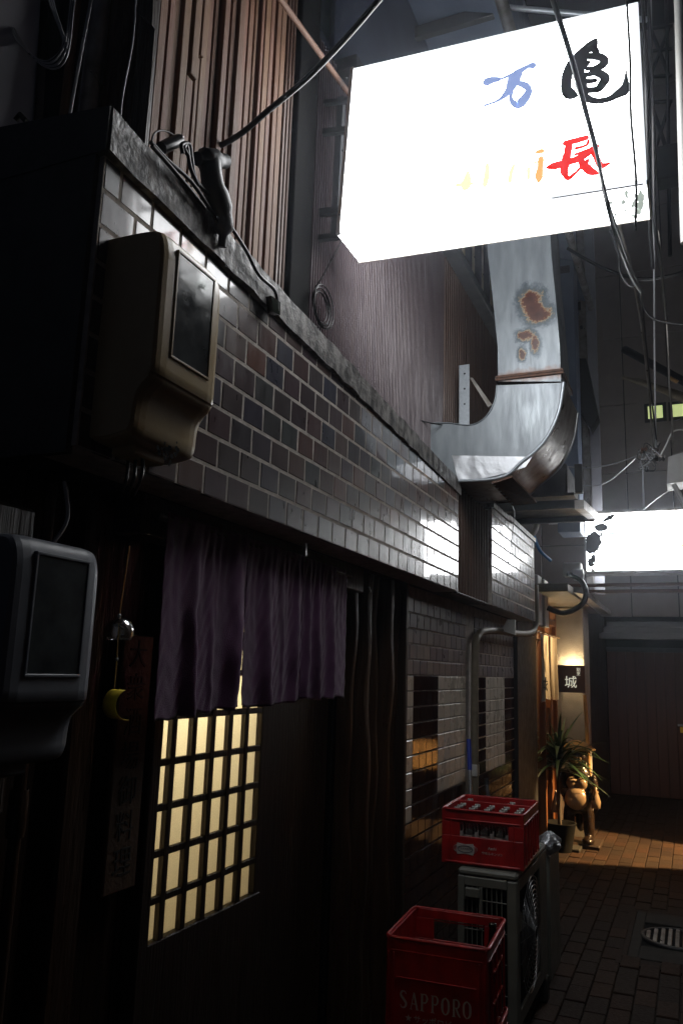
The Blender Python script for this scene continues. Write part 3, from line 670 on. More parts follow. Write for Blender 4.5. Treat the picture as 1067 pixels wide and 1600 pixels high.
# up beyond the sign
top0, top1 = vl[0], vr[0]
MB().box((top0.x, YD, top0.z + .002), (top1.x, YD + DD, 5.19)).build('upper_duct', 'duct_zinc', du)
inner = catmull([dp(776, 602), dp(772, 628), dp(758, 652), dp(735, 664), dp(700, 661), dp(666, 662)], 5)
outer = catmull([dp(880, 598), dp(872, 645), dp(850, 690), dp(815, 722), dp(775, 748), dp(666, 752)], 5)
n = min(len(inner), len(outer)); inner, outer = inner[:n], outer[:n]
m = MB(); m.add(inner + outer, [(i, n + i, n + i + 1, i + 1) for i in range(n - 1)])
m.build('elbow_cheek', 'duct_zinc', du)
m = MB(); bk = Vector((0.01, .52, -.01)); m.add([p + bk for p in inner + outer], [(i, i + 1, n + i + 1, n + i) for i in range(n - 1)])
m.build('elbow_cheek', 'duct_zinc', du)
m = MB(); m.add(inner + [p + bk for p in inner], [(i, i + 1, n + i + 1, n + i) for i in range(n - 1)], True); m.build('inner_curve', 'duct_zinc', du)
m = MB(); m.add(outer + [p + bk for p in outer], [(i, i + 1, n + i + 1, n + i) for i in range(n - 1)], True); m.build('outer_curve', 'dull_steel', du)
# folded seams
m = MB(); m.tube([p + Vector((0, -.004, 0)) for p in outer], .011, 6); m.build('folded_seam', 'galvanised', du)
m = MB(); m.tube([p + bk for p in outer], .008, 6); m.build('folded_seam', 'steel', du)
m = MB(); m.tube([p + Vector((0, -.003, 0)) for p in inner], .004, 6); m.build('folded_seam', 'duct_zinc', du)
fl = MB(); fl.box((vl[-1].x - .014, YD - .012, 3.175), (vr[-1].x + .014, YD + DD + .012, 3.187)); fl.box((vl[-1].x - .014, YD - .012, 3.19), (vr[-1].x + .014, YD + DD + .012, 3.203)); fl.build('flange', 'rust_iron', du)
# foil tape along the lower elbow
def foil(s_, t_):
    a = dp(706 + 125 * s_, 712 + 2 * s_); b_ = dp(716 + 105 * s_, 752 - 22 * s_ ** 1.6)
    p = a.lerp(b_, t_); k = random.uniform(0, .006) * max(.1, 1 - s_ * 1.6)
    return Vector((p.x, YD - .004 - k, p.z))
MB().sheet(foil, 26, 7, True).build('foil_tape', 'foil', du, fix=False)
fb = MB(); fb.prism([ony(768, 756, 4.24), ony(800, 746, 4.24), ony(838, 786, 4.62), ony(800, 790, 4.62)], (0, .0, .012)); fb.build('rusty_strap', 'rust_iron', du)
for k in range(7):
    q = ony(772 + k * 4.5, 757 + k * 4.6, 4.26 + k * .05); MB().lathe([(0, -.006), (.006, -.004), (.008, 0)], q - Vector((0, 0, .004)), 8).build('rivet', 'steel', du)
# bracket uprights on the siding
sp = thing('duct_support', 'punched galvanised angle upright with a diagonal brace beside the duct', 'bracket', tuple(ony(724, 650, 4.65)))
a = ony(716, 571, 4.65); b = ony(733, 570, 4.65)
MB().box((a.x, 4.65, 2.6), (b.x, 4.656, a.z)).box((a.x, 4.65, 2.6), (a.x + .005, 4.70, a.z)).build('upright', 'galvanised', sp)
for k in range(3): MB().lathe([(0, -.002), (.006, -.0015), (.006, 0)], Vector(((a.x + b.x) / 2 + .005, 4.649, a.z - .06 - k * .1)), 8, 'y').build('hole', 'black_void', sp)
MB().prism([ony(733, 590, 4.7), ony(738, 590, 4.7), ony(768, 632, 4.7), ony(762, 636, 4.7)], (0, .02, 0)).build('brace', 'dull_steel', sp)
# dark rack below the duct and the far half of the fascia
sh = thing('steel_rack', 'black steel equipment rack hanging above the far tiled fascia under the duct', 'rack', (-.9, 5.5, 2.62))
MB().bbox((-1.3, 5.4, 2.66), (-.64, 5.44, 2.72), .003).build('rail', 'iron_black', sh)
MB().bbox((-1.3, 6.2, 2.72), (-.62, 6.24, 2.78), .003).build('rail', 'iron_black', sh)
MB().prism([(-.66, 5.38, 2.65), (-.60, 5.38, 2.65), (-.60, 6.3, 2.74), (-.66, 6.3, 2.74)], (0, 0, .06)).build('rail', 'dull_steel', sh)
MB().box((-1.3, 5.45, 2.76), (-.67, 6.2, 2.78)).build('tray', 'iron_black', sh)
MB().bbox((-.67, 5.5, 2.79), (-.62, 5.56, 2.99), .003).build('post', 'iron_black', sh)
MB().bbox((-1.05, 5.5, 2.785), (-.72, 6.1, 3.0), .01).build('equipment_box', 'iron_black', sh)

# ------------------------------------------------------------------ electricity meters
def meter(label, xb, y0, y1, z0, z1, dep, m_, lab_extra=None):
    """xb: plane it hangs on. body swells forward, tucks in below the window."""
    r = thing('electricity_meter', label, 'electricity meter', (xb, (y0 + y1) / 2, z0), group='electricity meters on the shop front')
    W = y1 - y0; H = z1 - z0
    # side profile (x out of the wall, z): window block, then a concave tuck to a shallower terminal cover
    prof = [(.005, 0), (.30, -.012), (.62, .005), (.70, .02), (.735, .06), (.74, .10), (.755, .15), (.79, .19), (.86, .225), (.94, .25), (.985, .28), (1.0, .33), (1.0, .80), (.985, .90), (.93, .965), (.82, .992), (.5, 1.0), (.005, 1.0)]
    P = [(p * dep, z0 + q * H) for p, q in catmull2(prof)]
    n = len(P); rings = []
    for (yy, s_) in ((0, .90), (.03, .955), (.08, .985), (.16, 1.0), (.84, 1.0), (.92, .985), (.97, .955), (1, .90)):
        cz = z0 + H * .5; rings.append([Vector((xb + (x * (1 - (1 - s_) * .6)), y0 + yy * W, cz + (z - cz) * (1 - (1 - s_) * .35))) for x, z in P])
    mb = MB()
    for a_, b_ in zip(rings, rings[1:]): mb.add(a_ + b_, [(i, (i + 1) % n, n + (i + 1) % n, n + i) for i in range(n)], True)
    mb.add(rings[0], [tuple(range(n))], True); mb.add(rings[-1], [tuple(range(n))[::-1]], True)
    # cut in: window frame as raised rim + dark glass set in
    mb.build('case', m_, r)
    wy0, wy1, wz0, wz1 = y0 + .22 * W, y0 + .80 * W, z0 + .40 * H, z0 + .93 * H
    xf = xb + dep
    MB().bbox((xf - .012, wy0, wz0), (xf + .0015, wy1, wz1 - .02 * H), .001).build('window', 'meter_glass', r)
    rim = MB()
    for (p, q) in (((wy0 - .006, wz0 - .006), (wy1 + .006, wz0)), ((wy0 - .006, wz1 - .02 * H), (wy1 + .006, wz1 + .006 - .02 * H)), ((wy0 - .006, wz0), (wy0, wz1 - .02 * H)), ((wy1, wz0), (wy1 + .006, wz1 - .02 * H))):
        rim.bbox((xf - .01, p[0], p[1]), (xf + .004, q[0], q[1]), .0012)
    rim.build('window_rim', m_, r)
    MB().bbox((xb + .02, y0 + .25 * W, z0 - .022), (xb + dep * .5, y0 + .72 * W, z0 + .006), .004).build('terminal_block', m_, r)
    for k in range(3): MB().tube([(xb + .03 + .02 * k, y0 + .45 * W, z0 - .02), (xb + .03 + .02 * k, y0 + .45 * W, z0 - .06), (xb + .012, y0 + .5 * W + .02 * k, z0 - .09)], .004, 6, 4).build('lead', 'cable_black', r)
    return r
def catmull2(pr):
    q = catmull([Vector((a, b, 0)) for a, b in pr], 3); return [(v.x, v.y) for v in q]
m1 = meter('beige painted electricity meter case with dark window on the near end of the tiled fascia', -1.16, 1.285, 1.525, 2.015, 2.485, .165, 'meter_beige')
ch = MB(); rr = random.Random(3)
for k in range(26):
    u, v = rr.gauss(262, 8), rr.gauss(706, 6); 
    ch.lathe([(0, 0), (.003 + rr.random() * .004, 0)], onx(u, v, -1.16 + .165 * .742 + .001), 6, 'x')
tag(ch.build('paint_chip', 'black_void', m1, fix=False), kind='stuff')
m2 = meter('grey electricity meter case hanging low on the dark wooden wall at the left edge', -1.24, 1.05, 1.275, 1.36, 1.775, .165, 'meter_grey')
tag(MB().bbox((-1.42, .95, 1.25), (-1.245, 1.26, 1.86), .008).build('meter_board', 'dark_wood'), 'dark wooden backing board behind the lower grey meter', 'board')
tag(MB().tube([(-1.22, 1.3, 1.93), (-1.21, 1.31, 1.85), (-1.215, 1.28, 1.79), (-1.22, 1.24, 1.72)], .004, 6, 5).build('meter_cable', 'cable_grey'), 'pale looped cable above the right edge of the lower meter', 'cable')
tag(MB().tube([(-1.26, 1.03, 1.2), (-1.22, 1.06, 1.12), (-1.18, 1.1, 1.11), (-1.17, 1.12, 1.16), (-1.2, 1.1, 1.19), (-1.24, 1.06, 1.17)], .006, 8, 5).build('cable_loop', 'cable_black'), 'small black cable loop under the lower grey meter', 'cable')

# ------------------------------------------------------------------ ground floor front, left: planks, post, conduit
MB().box((XD - .05, .1, 0), (XD - .032, 1.92, 2.0)).build('plank_backing', 'black_void', None).__setitem__('kind', 'structure')
pk = thing('plank_wall', 'dark stained vertical plank wall left of the lit lattice door', 'wall', (XD, .4, 0))
yy = .1; k = 0
while yy < 1.9:
    wd = .118 if yy + .118 < 1.9 else 1.9 - yy
    if wd < .03: break
    MB().bbox((XD - .03, yy + .001, 0), (XD - .005 + (k % 2) * .006, yy + wd - .001, 2.0), .004).build('plank', 'dark_wood', pk); yy += .118; k += 1
tag(MB().bbox((XD - .02, 1.895, 0), (XD + .05, 1.945, 1.96), .005).build('door_post', 'dark_wood'), 'dark door post just left of the lit lattice', 'post')
tag(MB().bbox((XD - .02, 1.56, 0), (XD + .05, 1.66, 1.96), .008).build('timber_post', 'log_wood'), 'brown timber post behind the wind chime', 'post')
tag(MB().tube([(-1.37, 1.42, 1.96), (-1.37, 1.42, 0.05)], .014, 12).lathe([(.02, .82), (.022, .84), (.022, .9), (.02, .92)], (-1.37, 1.42, -.2), 12).lathe([(.02, .82), (.022, .84), (.022, .9), (.02, .92)], (-1.37, 1.42, .35), 12).build('wall_conduit', 'log_wood'), 'painted brown conduit pipe with couplings running down the plank wall', 'pipe')
# hanging wooden name board
nb = thing('hanging_name_board', 'tall narrow wooden board with carved vertical writing beside the lit door', 'sign board', (-1.375, 1.8, 1.3))
A = [onx(190, 1000, -1.375), onx(237, 990, -1.375), onx(206, 1380, -1.375), onx(158, 1386, -1.375)]
yl, yr = 1.735, 1.865
MB().bbox((-1.385, yl, .975), (-1.37, yr, 1.625), .003).build('board', 'board_wood', nb)
for i, chx in enumerate('大衆酒場御料理'):
    M_ = frame((-1.3695, (yl + yr) / 2, 1.57 - i * .088), (0, 1, 0), (0, 0, 1))
    text_mb(chx, .078, M_, .0012).build('carved_character', 'ink', nb)

# sliding lattice doors
sd = thing('lattice_sliding_door', 'sliding door with black wooden lattice over warmly lit frosted panes below the curtain', 'door', (XD, 2.25, 0))
y0, y1, z0, z1 = 1.955, 2.60, .785, 1.93
MB().bbox((XD - .03, y0 - .03, .02), (XD + .005, y1 + .045, z0 - .0), .004).build('lower_panel', 'dark_wood', sd)
MB().bbox((XD - .03, y1 + .0, z0 + .001), (XD + .005, y1 + .045, z1), .003).build('stile', 'dark_wood', sd)
MB().bbox((XD - .03, y0 - .03, z0 + .001), (XD + .005, y0 - .002, z1), .003).build('stile', 'dark_wood', sd)
rows = [.785, .895, 1.02, 1.145, 1.27, 1.40, 1.53, 1.66, 1.79, 1.93]
ncol = 6; cw = (y1 - y0) / ncol
vb = MB().bbox((-.014, -.0125, z0), (.006, .0125, z1), .002).mesh('lattice_bar', 'dark_wood')
for i in range(1, ncol): inst('lattice_bar', vb, (XD, y0 + i * cw, 0), sd)
hb = MB().bbox((-.012, y0 - .002, -.010), (.003, y1, .010), .002).mesh('lattice_bar', 'dark_wood')
for z in rows[1:-1]: inst('lattice_bar', hb, (XD + .001, 0, z), sd)
for i in range(ncol):
    for a_, b_ in zip(rows, rows[1:]):
        MB().box((XD - .022, y0 + i * cw, a_), (XD - .019, y0 + (i + 1) * cw, b_)).build('pane', 'frosted_glass', sd, fix=False)
# lit room behind
rm_ = MB(); rm_.box((-3.2, 1.5, -.02), (-1.62, 3.1, 0)); tag(rm_.build('room_floor', 'board_wood'), kind='structure')
rw = thing('room_walls', 'cream interior walls of the small lit bar room behind the lattice door', 'room', (-2.4, 2.3, 0))
q = MB(); q.box((-3.2, 1.78, 0), (-1.46, 1.8, 2.35)); q.box((-3.2, 3.0, 0), (-1.46, 3.02, 2.35)); q.box((-3.22, 1.78, 0), (-3.2, 3.02, 2.35)); q.box((-3.2, 1.78, 2.35), (-1.46, 3.02, 2.37)); q.build('walls', 'room_wall', rw)
la = bpy.data.lights.new('room_lamp', 'POINT'); la.energy = 115; la.color = (1, .9, .66); la.shadow_soft_size = .08
lo = bpy.data.objects.new('room_lamp', la); COL.objects.link(lo); lo.location = (-1.74, 2.2, 1.93); tag(lo, 'warm ceiling lamp inside the bar room', 'lamp')
# second dark door leaf and log-faced boards
MB().bbox((XD - .06, 2.64, .02), (XD - .03, 3.28, 1.98), .004).build('dark_door', 'dark_wood'); tag(bpy.data.objects['dark_door'], 'plain dark sliding door leaf right of the lit lattice', 'door')
lw = thing('log_wall', 'wall of rounded dark cedar slabs between the curtain and the tiled wall', 'wall', (-1.4, 3.2, 0))
yy = 3.27; rr = random.Random(9)
for wd, xo in ((.11, 0), (.13, .03), (.1, .02), (.13, .05), (.09, .04)):
    def lg(s_, t_, yy=yy, wd=wd, xo=xo):
        z = t_ * 1.99; a_ = s_ * math.pi; wob = .008 * math.sin(z * 5 + yy * 40) + .005 * math.sin(z * 13 + yy * 9)
        return Vector((-1.42 + xo + (.055 + wob) * math.sin(a_), yy + wd / 2 - (wd / 2) * math.cos(a_), z))
    MB().sheet(lg, 10, 30).build('slab', 'log_wood', lw, fix=False); yy += wd
MB().box((-1.5, 3.25, 0), (-1.43, 3.83, 1.99)).build('backing', 'black_void', lw)
MB().bbox((-1.43, 3.793, 0), (-1.284, 3.829, 1.992), .004).build('edge_trim', 'dark_wood', lw)
tag(MB().box((-1.6, 1.7, 1.931), (XD + .03, 3.25, 1.993)).bbox((-1.389, 1.68, 1.885), (-1.30, 3.25, 1.992), .004).build('door_lintel', 'dark_wood'), 'dark timber lintel over the sliding doors with an added board blocking lamp light', 'beam')  # front board is unseen, added to keep lamp light off the soffit

# noren curtain
nr = thing('noren_curtain', 'short purple split curtain hanging in soft folds over the lattice door', 'curtain', (-1.26, 2.4, 1.9))
MB().tube([(-1.27, 1.70, 1.935), (-1.27, 3.02, 1.93)], .011, 10).build('rod', 'dark_wood', nr)
def cloth(ya, yb, zt, zb, ph, folds, gl=0, gr=0):
    W = yb - ya
    def fn(s_, t_):
        y = ya + W * s_; z = zt + (zb(s_) - zt) * t_
        amp = .2 + .8 * min(1, t_ * 1.4); x = -1.262
        for (c_, w_, a_) in folds:
            cc = c_ + .03 * math.sin(t_ * 3.3 + c_ * 9) + .006 * math.sin(t_ * 19 + c_ * 5); ww = w_ * (1.25 - .4 * t_ + .15 * math.sin(t_ * 8 + c_ * 20))
            x += a_ * amp * math.exp(-((s_ - cc) / ww) ** 2 * .5)
            x += a_ * .3 * (1 - t_) * math.exp(-((s_ - cc - .10 * (1 - t_)) / (ww * .5)) ** 2 * .5)
        x += .004 * math.sin(s_ * 9 + ph + t_ * 1.3) * amp + .0016 * math.sin(s_ * 70 + ph + 4 * math.sin(t_ * 5)) * (1 - t_) ** 1.5
        x += .0010 * math.sin(t_ * 46 + s_ * 37 + 3 * math.sin(s_ * 25)) * (.4 + t_)
        g_ = max(0, t_ - .72) / .28
        y += gl * g_ * (1 - s_) ** 3 - gr * g_ * s_ ** 3
        return Vector((x, y, z))
    o = MB().sheet(fn, 110, 60).build('curtain_panel', 'noren_cloth', nr, fix=False)
    md = o.modifiers.new('s', 'SOLIDIFY'); md.thickness = .0015
    return o
cloth(1.735, 2.17, 1.95, lambda s_: 1.405 + .03 * s_ + .004 * math.sin(s_ * 30), .3, [(.33, .035, .036), (.80, .045, .042), (.55, .02, .008)], gr=.010)
cloth(2.166, 2.574, 1.95, lambda s_: 1.425 + .015 * s_ + .012 * max(0, .1 - s_) * 10, 1.9, [(.34, .05, .034), (.83, .035, .03), (.6, .02, .008)], gl=.012)
cloth(2.571, 2.965, 1.945, lambda s_: 1.445 + .004 * math.sin(s_ * 17), 4.1, [(.08, .03, .024), (.29, .025, .03), (.60, .04, .03)])
tag(MB().tube([(-1.24, 3.16, 1.9), (-1.235, 3.17, 1.88)], .004, 6).build('curtain_hook', 'steel'), 'small bright hook at the right end of the curtain rod', 'hook')
tag(MB().bbox((-1.205, 2.44, 1.93), (-1.195, 2.455, 1.975), .002).build('curtain_clip', 'steel'), 'small metal clip under the fascia above the curtain', 'clip')

# wind chime
wc = thing('wind_chime', 'clear glass wind chime with a yellow paper strip hanging left of the door', 'wind chime', (-1.2, 1.5, 1.9))
P0, P1, P2, P3 = ony(203, 853, 1.5), ony(187, 962, 1.5), ony(183, 1030, 1.5), ony(179, 1076, 1.5)
MB().tube([P0, P1], .0014, 6).tube([P1, P2, P3], .0012, 6).build('cord', 'gold_cord', wc)
c = ony(187, 986, 1.5); R = .0325
pr = [(R * math.sin(a_), R * .95 * math.cos(a_)) for a_ in [math.radians(x) for x in range(4, 138, 9)]]
MB().lathe(pr, c, 32).build('glass_bell', 'chime_glass', wc, fix=False)
MB().lathe([(r * 1.002 + .0006, h) for r, h in pr[-2:]], c, 32).build('bell_rim', 'clear_glass', wc)
MB().lathe([(0, .005), (.004, .003), (.004, -.003), (0, -.005)], P1, 12).lathe([(0, .004), (.004, .002), (.004, -.002), (0, -.004)], P2, 12).build('bead', 'steel', wc)
MB().tube([c + Vector((-.003, 0, .012)), c + Vector((.012, .005, .004)), c + Vector((.02, .003, .012))], .0016, 6, 4).build('painted_leaf', 'leaf_green', wc)
ct = ony(182, 1100, 1.5)
VD = Vector((-.62, .78, 0)); RD = Vector((.78, .62, 0)); HD = (-RD - VD * .6).normalized(); AD = (RD * .6 - VD).normalized()
def strip2(s_, t_):
    a_ = math.radians(72 - 172 * s_); return ct + RD * .012 + HD * (.032 * math.cos(a_)) + Vector((0, 0, .034 * math.sin(a_))) + AD * (.056 * (t_ - .5))
o = MB().sheet(strip2, 18, 2).build('paper_strip', 'yellow_card', wc, fix=False); o.data.materials.append(MATS['pale_card'])
md = o.modifiers.new('s', 'SOLIDIFY'); md.thickness = .0008

# ------------------------------------------------------------------ lower tiled wall
tl = thing('tiled_shop_wall', 'ground floor wall of stacked white, brown and slate tiles behind the red crates', 'wall', (XW, 3.83, 0))
MB().box((-1.5, 3.83, 0), (XW - .003, 6.52, 1.985)).build('backing', 'grout', tl)
pzl, pyl = .0785, .1185; cnt = 0; rest = MB()
for r in range(25):
    ztop = 1.925 - r * pzl; zb = ztop - pzl + .007
    if zb < .0: break
    for (ya, yb) in ((3.83, 5.005), (5.235, 6.51)):
        y = ya
        if r < 5:
            y = ya - (.06 if r % 2 else 0)
            while y < yb - .01:
                a_, b_ = max(y, ya) + .003, min(y + pyl, yb) - .003
                if b_ - a_ > .02: put_tile(tl, XW - .011, a_, b_, zb, ztop, 'slate_tile'); cnt += 1
                y += pyl
        else:
            segs = [(3.83, 3.963, 'white_tile'), (3.963, 4.406, 'dark_tile'), (4.406, 5.005, 'white_tile')] if ya < 5 else [(5.235, 5.547, 'dark_tile'), (5.547, 6.154, 'white_tile'), (6.154, 6.51, 'dark_tile')]
            if r > 12: segs = [(ya, yb, 'dark_tile')] if ya > 5 or r > 13 else [(3.83, 3.963, 'white_tile'), (3.963, 5.005, 'dark_tile')]
            for (sa, sb, mm) in segs:
                nn = max(1, round((sb - sa) / pyl)); wv = (sb - sa) / nn
                for q in range(nn):
                    a_, b_ = sa + q * wv + .003, sa + (q + 1) * wv - .003
                    if r <= 16: put_tile(tl, XW - .011, a_, b_, zb, ztop, mm); cnt += 1
                    else: rest.box((XW - .011, a_, zb), (XW + .002, b_, ztop))
print('wall tiles', cnt)
tag(rest.build('low_tiles', 'dark_tile', tl, fix=False), kind='stuff')
tag(MB().bbox((-1.42, 5.01, 0), (-1.315, 5.228, 1.985), .004).build('recess_post', 'iron_black'), 'black post recess between the two tiled panels', 'post')
tag(MB().bbox((-1.40, 6.52, 0), (-1.27, 6.75, 1.985), .006).build('end_post', 'iron_black'), 'dark post at the far end of the tiled wall', 'post')
# wrapped pipe
tag(MB().tube([(-1.27, 5.12, .0), (-1.27, 5.12, 1.0), (-1.27, 5.13, 1.68), (-1.265, 5.2, 1.80), (-1.25, 5.35, 1.84), (-1.22, 5.8, 1.86), (-1.2, 6.3, 1.87), (-1.17, 6.6, 1.90), (-1.155, 6.71, 1.96), (-1.155, 6.74, 2.06), (-1.16, 6.76, 2.3)], .024, 12, 8).build('insulated_pipe', 'pipe_cover'), 'tape-wrapped pipe dropping down the tiled wall and bending up round the fascia', 'pipe')
tag(MB().prism([ony(783, 985, 5.7), ony(792, 968, 5.7), ony(804, 968, 5.7), ony(804, 992, 5.7)], (0, .04, 0)).build('tape_wrap', 'white_plastic'), 'crumpled pale tape bundle behind the bend of the wrapped pipe', 'tape')
tag(MB().bbox((-1.30, 5.085, .93), (-1.25, 5.155, 1.0), .004).build('pipe_box', 'white_plastic'), 'small pale outlet box behind the blue-topped broom', 'box')
# broom handles
b1 = thing('broom_handle', 'silver broom handle with a blue grip leaning on the tiled wall', 'broom', (-1.16, 4.72, .4))
MB().tube([(-1.13, 4.55, .25), (-1.215, 4.78, 1.0)], .012, 10).build('shaft', 'steel', b1); MB().tube([(-1.215, 4.78, 1.0), (-1.235, 4.83, 1.17)], .0135, 10).build('grip', 'blue_handle', b1)
b2 = thing('mop_handle', 'short silver mop handle with a black tip leaning right of the blue-topped broom', 'mop', (-1.16, 5.1, .4))
MB().tube([(-1.12, 5.05, .25), (-1.2, 5.15, .88)], .012, 10).build('shaft', 'steel', b2); MB().tube([(-1.2, 5.15, .88), (-1.204, 5.155, .92)], .014, 10).build('tip', 'iron_black', b2)

# ------------------------------------------------------------------ crates, bottles, air-conditioner
def crate_body(W, L, H, t_, win, m_='red_plastic', divider=False, name='body', parent=None, side_win=True):
    """W along x (front width), L along y, front = -y face; win = (x0, x1, z0, z1) opening in front and back"""
    m = MB(); a, b = -W / 2, W / 2
    x0, x1, w0, w1 = win
    for yy in (0, L - t_):
        m.bbox((a, yy, 0), (b, yy + t_, w0), .002); m.bbox((a, yy, w1), (b, yy + t_, H), .002)
        m.bbox((a, yy + .0003, w0), (x0, yy + t_ - .0003, w1), .002); m.bbox((x1, yy + .0003, w0), (b, yy + t_ - .0003, w1), .002)
    for xx in (a, b - t_): m.bbox((xx + .0005, t_, 0), (xx + t_ - .0005, L - t_, H - .001), .002)
    m.box((a + t_, t_, .006), (b - t_, L - t_, .014))
    o = m.build(name, m_, parent, local=True)
    return o
def rim_loop(W, L, z, r, corner=.03, out=.0):
    P = []; a, b = W / 2 + out, L + out
    for (cx_, cy_, a0) in ((a - corner, b - corner, 0), (-a + corner, b - corner, 90), (-a + corner, -out + corner, 180), (a - corner, -out + corner, 270)):
        for k in range(5): t_ = math.radians(a0 + k * 22.5); P.append(Vector((cx_ + corner * math.cos(t_), cy_ + corner * math.sin(t_), z)))
    P.append(P[0]); return P
def serif_letters(s_, fn, h, adv):
    """high-contrast serif capitals from strokes, in units of letter height"""
    G = {'S': [[(.5, .82, .05), (.38, .96, .07), (.16, .92, .12), (.1, .72, .15), (.3, .52, .17), (.5, .3, .16), (.42, .08, .12), (.2, .03, .07), (.06, .18, .05)]],
         'A': [[(.08, .03, .05), (.3, .95, .07)], [(.3, .97, .12), (.56, .03, .15)], [(.16, .33, .05), (.44, .33, .05)], [(0, .02, .04), (.18, .02, .04)], [(.44, .02, .04), (.68, .02, .04)]],
         'P': [[(.13, .03, .15), (.13, .97, .15)], [(.13, .95, .06), (.4, .95, .08), (.52, .74, .15), (.4, .5, .08), (.15, .5, .05)], [(0, .02, .04), (.3, .02, .04)], [(0, .97, .04), (.2, .97, .04)]],
         'O': [[(.3, .97, .06), (.1, .8, .14), (.06, .5, .17), (.1, .2, .14), (.3, .03, .06), (.5, .2, .14), (.54, .5, .17), (.5, .8, .14), (.3, .97, .06)]],
         'R': [[(.13, .03, .15), (.13, .97, .15)], [(.13, .95, .06), (.4, .95, .08), (.52, .74, .15), (.4, .52, .08), (.15, .5, .05)], [(.3, .5, .1), (.45, .2, .14), (.6, .02, .08)], [(0, .02, .04), (.28, .02, .04)]]}
    m = MB(); x = 0
    for c_ in s_:
        st = [[(x + p[0] * h, p[1] * h, p[2] * h) for p in q] for q in G[c_]]
        P = []
        for s__ in st:
            pts = [Vector(p) for p in s__]; path = catmull(pts, 4) if len(pts) > 2 else pts
            L = []; R2 = []
            for i, p in enumerate(path):
                a_ = path[max(0, i - 1)]; b_ = path[min(len(path) - 1, i + 1)]; t_ = Vector((b_.x - a_.x, b_.y - a_.y)); t_.normalize(); n_ = Vector((-t_.y, t_.x))
                L.append(fn(p.x + n_.x * p.z / 2, p.y + n_.y * p.z / 2)); R2.append(fn(p.x - n_.x * p.z / 2, p.y - n_.y * p.z / 2))
            off = Vector((0, -.0002 * (len(P) + 1), 0)); P.append(1); n = len(L)
            m.add([v + off for v in L + R2], [(i, i + 1, n + i + 1, n + i) for i in range(n - 1)])
        x += adv * h
    return m
def beer_crate(label, loc, rz):
    r = thing('beer_crate', label, 'crate', loc, rz, group='red beer crates stacked by the wall')
    W, L, H = .365, .40, .312
    crate_body(W, L, H, .008, (-.085, .115, .205, .27), parent=r) if False else None
    m = MB(); t_ = .008; a, b = -W / 2 + .004, W / 2 - .004
    m.bbox((a, .0, 0), (b, t_, H - .004), .002)                                   # solid front
    m.bbox((a, L - t_, 0), (b, L, .20), .002); m.bbox((a, L - t_, .275), (b, L, H - .004), .002)   # back wall with grip opening
    m.bbox((a, L - t_ + .0003, .20), (-.10, L - .0003, .275), .002); m.bbox((.10, L - t_ + .0003, .20), (b, L - .0003, .275), .002)
    m.bbox((a, t_, 0), (a + t_, L - t_, H - .005), .002); m.bbox((b - t_, t_, 0), (b, L - t_, H - .005), .002)
    m.box((a + t_, t_, .006), (b - t_, L - t_, .014)); m.build('body', 'red_plastic', r, local=True)
    m = MB(); m.tube(rim_loop(W, L, H - .004, .006), .0065, 8, cap=False); m.build('rim', 'red_plastic', r, local=True)
    m = MB(); m.tube(rim_loop(W, L, H - .045, .003), .003, 6, cap=False); m.build('upper_band', 'red_plastic', r, local=True)
    m = MB(); m.tube(rim_loop(W - .01, L - .01, .012, .003), .006, 6, cap=False); m.build('foot_band', 'red_plastic', r, local=True)
    m = MB(); m.tube([(-.14, -.002, .182), (.14, -.002, .182)], .0022, 6); m.build('ledge', 'red_plastic', r, local=True)
    for s_ in (-1, 1):
        for xx in (.152, .172): MB().bbox((s_ * xx - .003, -.006, .02), (s_ * xx + .003, .0, H - .05), .0015).build('corner_rib', 'red_plastic', r, local=True)
    for k in range(4): MB().bbox((W / 2 - .004, .06 + k * .09, .02), (W / 2 + .006, .066 + k * .09, H - .05), .0015).build('side_rib', 'red_plastic', r, local=True)
    MB().bbox((W / 2 - .003, .10, .2), (W / 2 + .004, .30, .21), .0015).bbox((W / 2 - .003, .10, .1), (W / 2 + .004, .30, .11), .0015).build('side_rib', 'red_plastic', r, local=True)
    serif_letters('SAPPORO', lambda x, y: Vector((-.128 + x * .84, -.0012, .085 + y)), .056, .66 * 1.2).build('crate_lettering', 'print_pale', r, local=True, fix=False)
    text_mb('サッポロビール', .026, frame((.018, -.0012, .055), (1, 0, 0), (0, 0, 1)), .0003, 1.05).build('crate_lettering', 'print_pale', r, local=True)
    st = []
    for k in range(10):
        a_ = math.radians(90 + 36 * k); q = .0125 if k % 2 == 0 else .005; st.append(Vector((-.095 + q * math.cos(a_), -.0014, .056 + q * math.sin(a_))))
    MB().prism(st, (0, -.0004, 0)).build('star', 'print_pale', r, local=True)
    return r
beer_crate('upper red beer crate, open at the top, with large pale lettering on its front', (-.866, 2.935, .314), .06)
beer_crate('lower red beer crate directly under the open lettered one', (-.863, 2.94, .0), .05)
bt = MB(); prof = [(0, 0), (.036, .002), (.037, .01), (.037, .16), (.03, .2), (.016, .235), (.0135, .285), (.015, .287), (.015, .298), (.011, .3), (0, .3)]
bt.lathe(prof, (0, 0, 0), 16); o = bt.build('beer_bottle', 'bottle_green'); o.location = (-.735, 3.24, .33); tag(o, 'single dark beer bottle standing in the far right corner of the open beer crate', 'bottle')

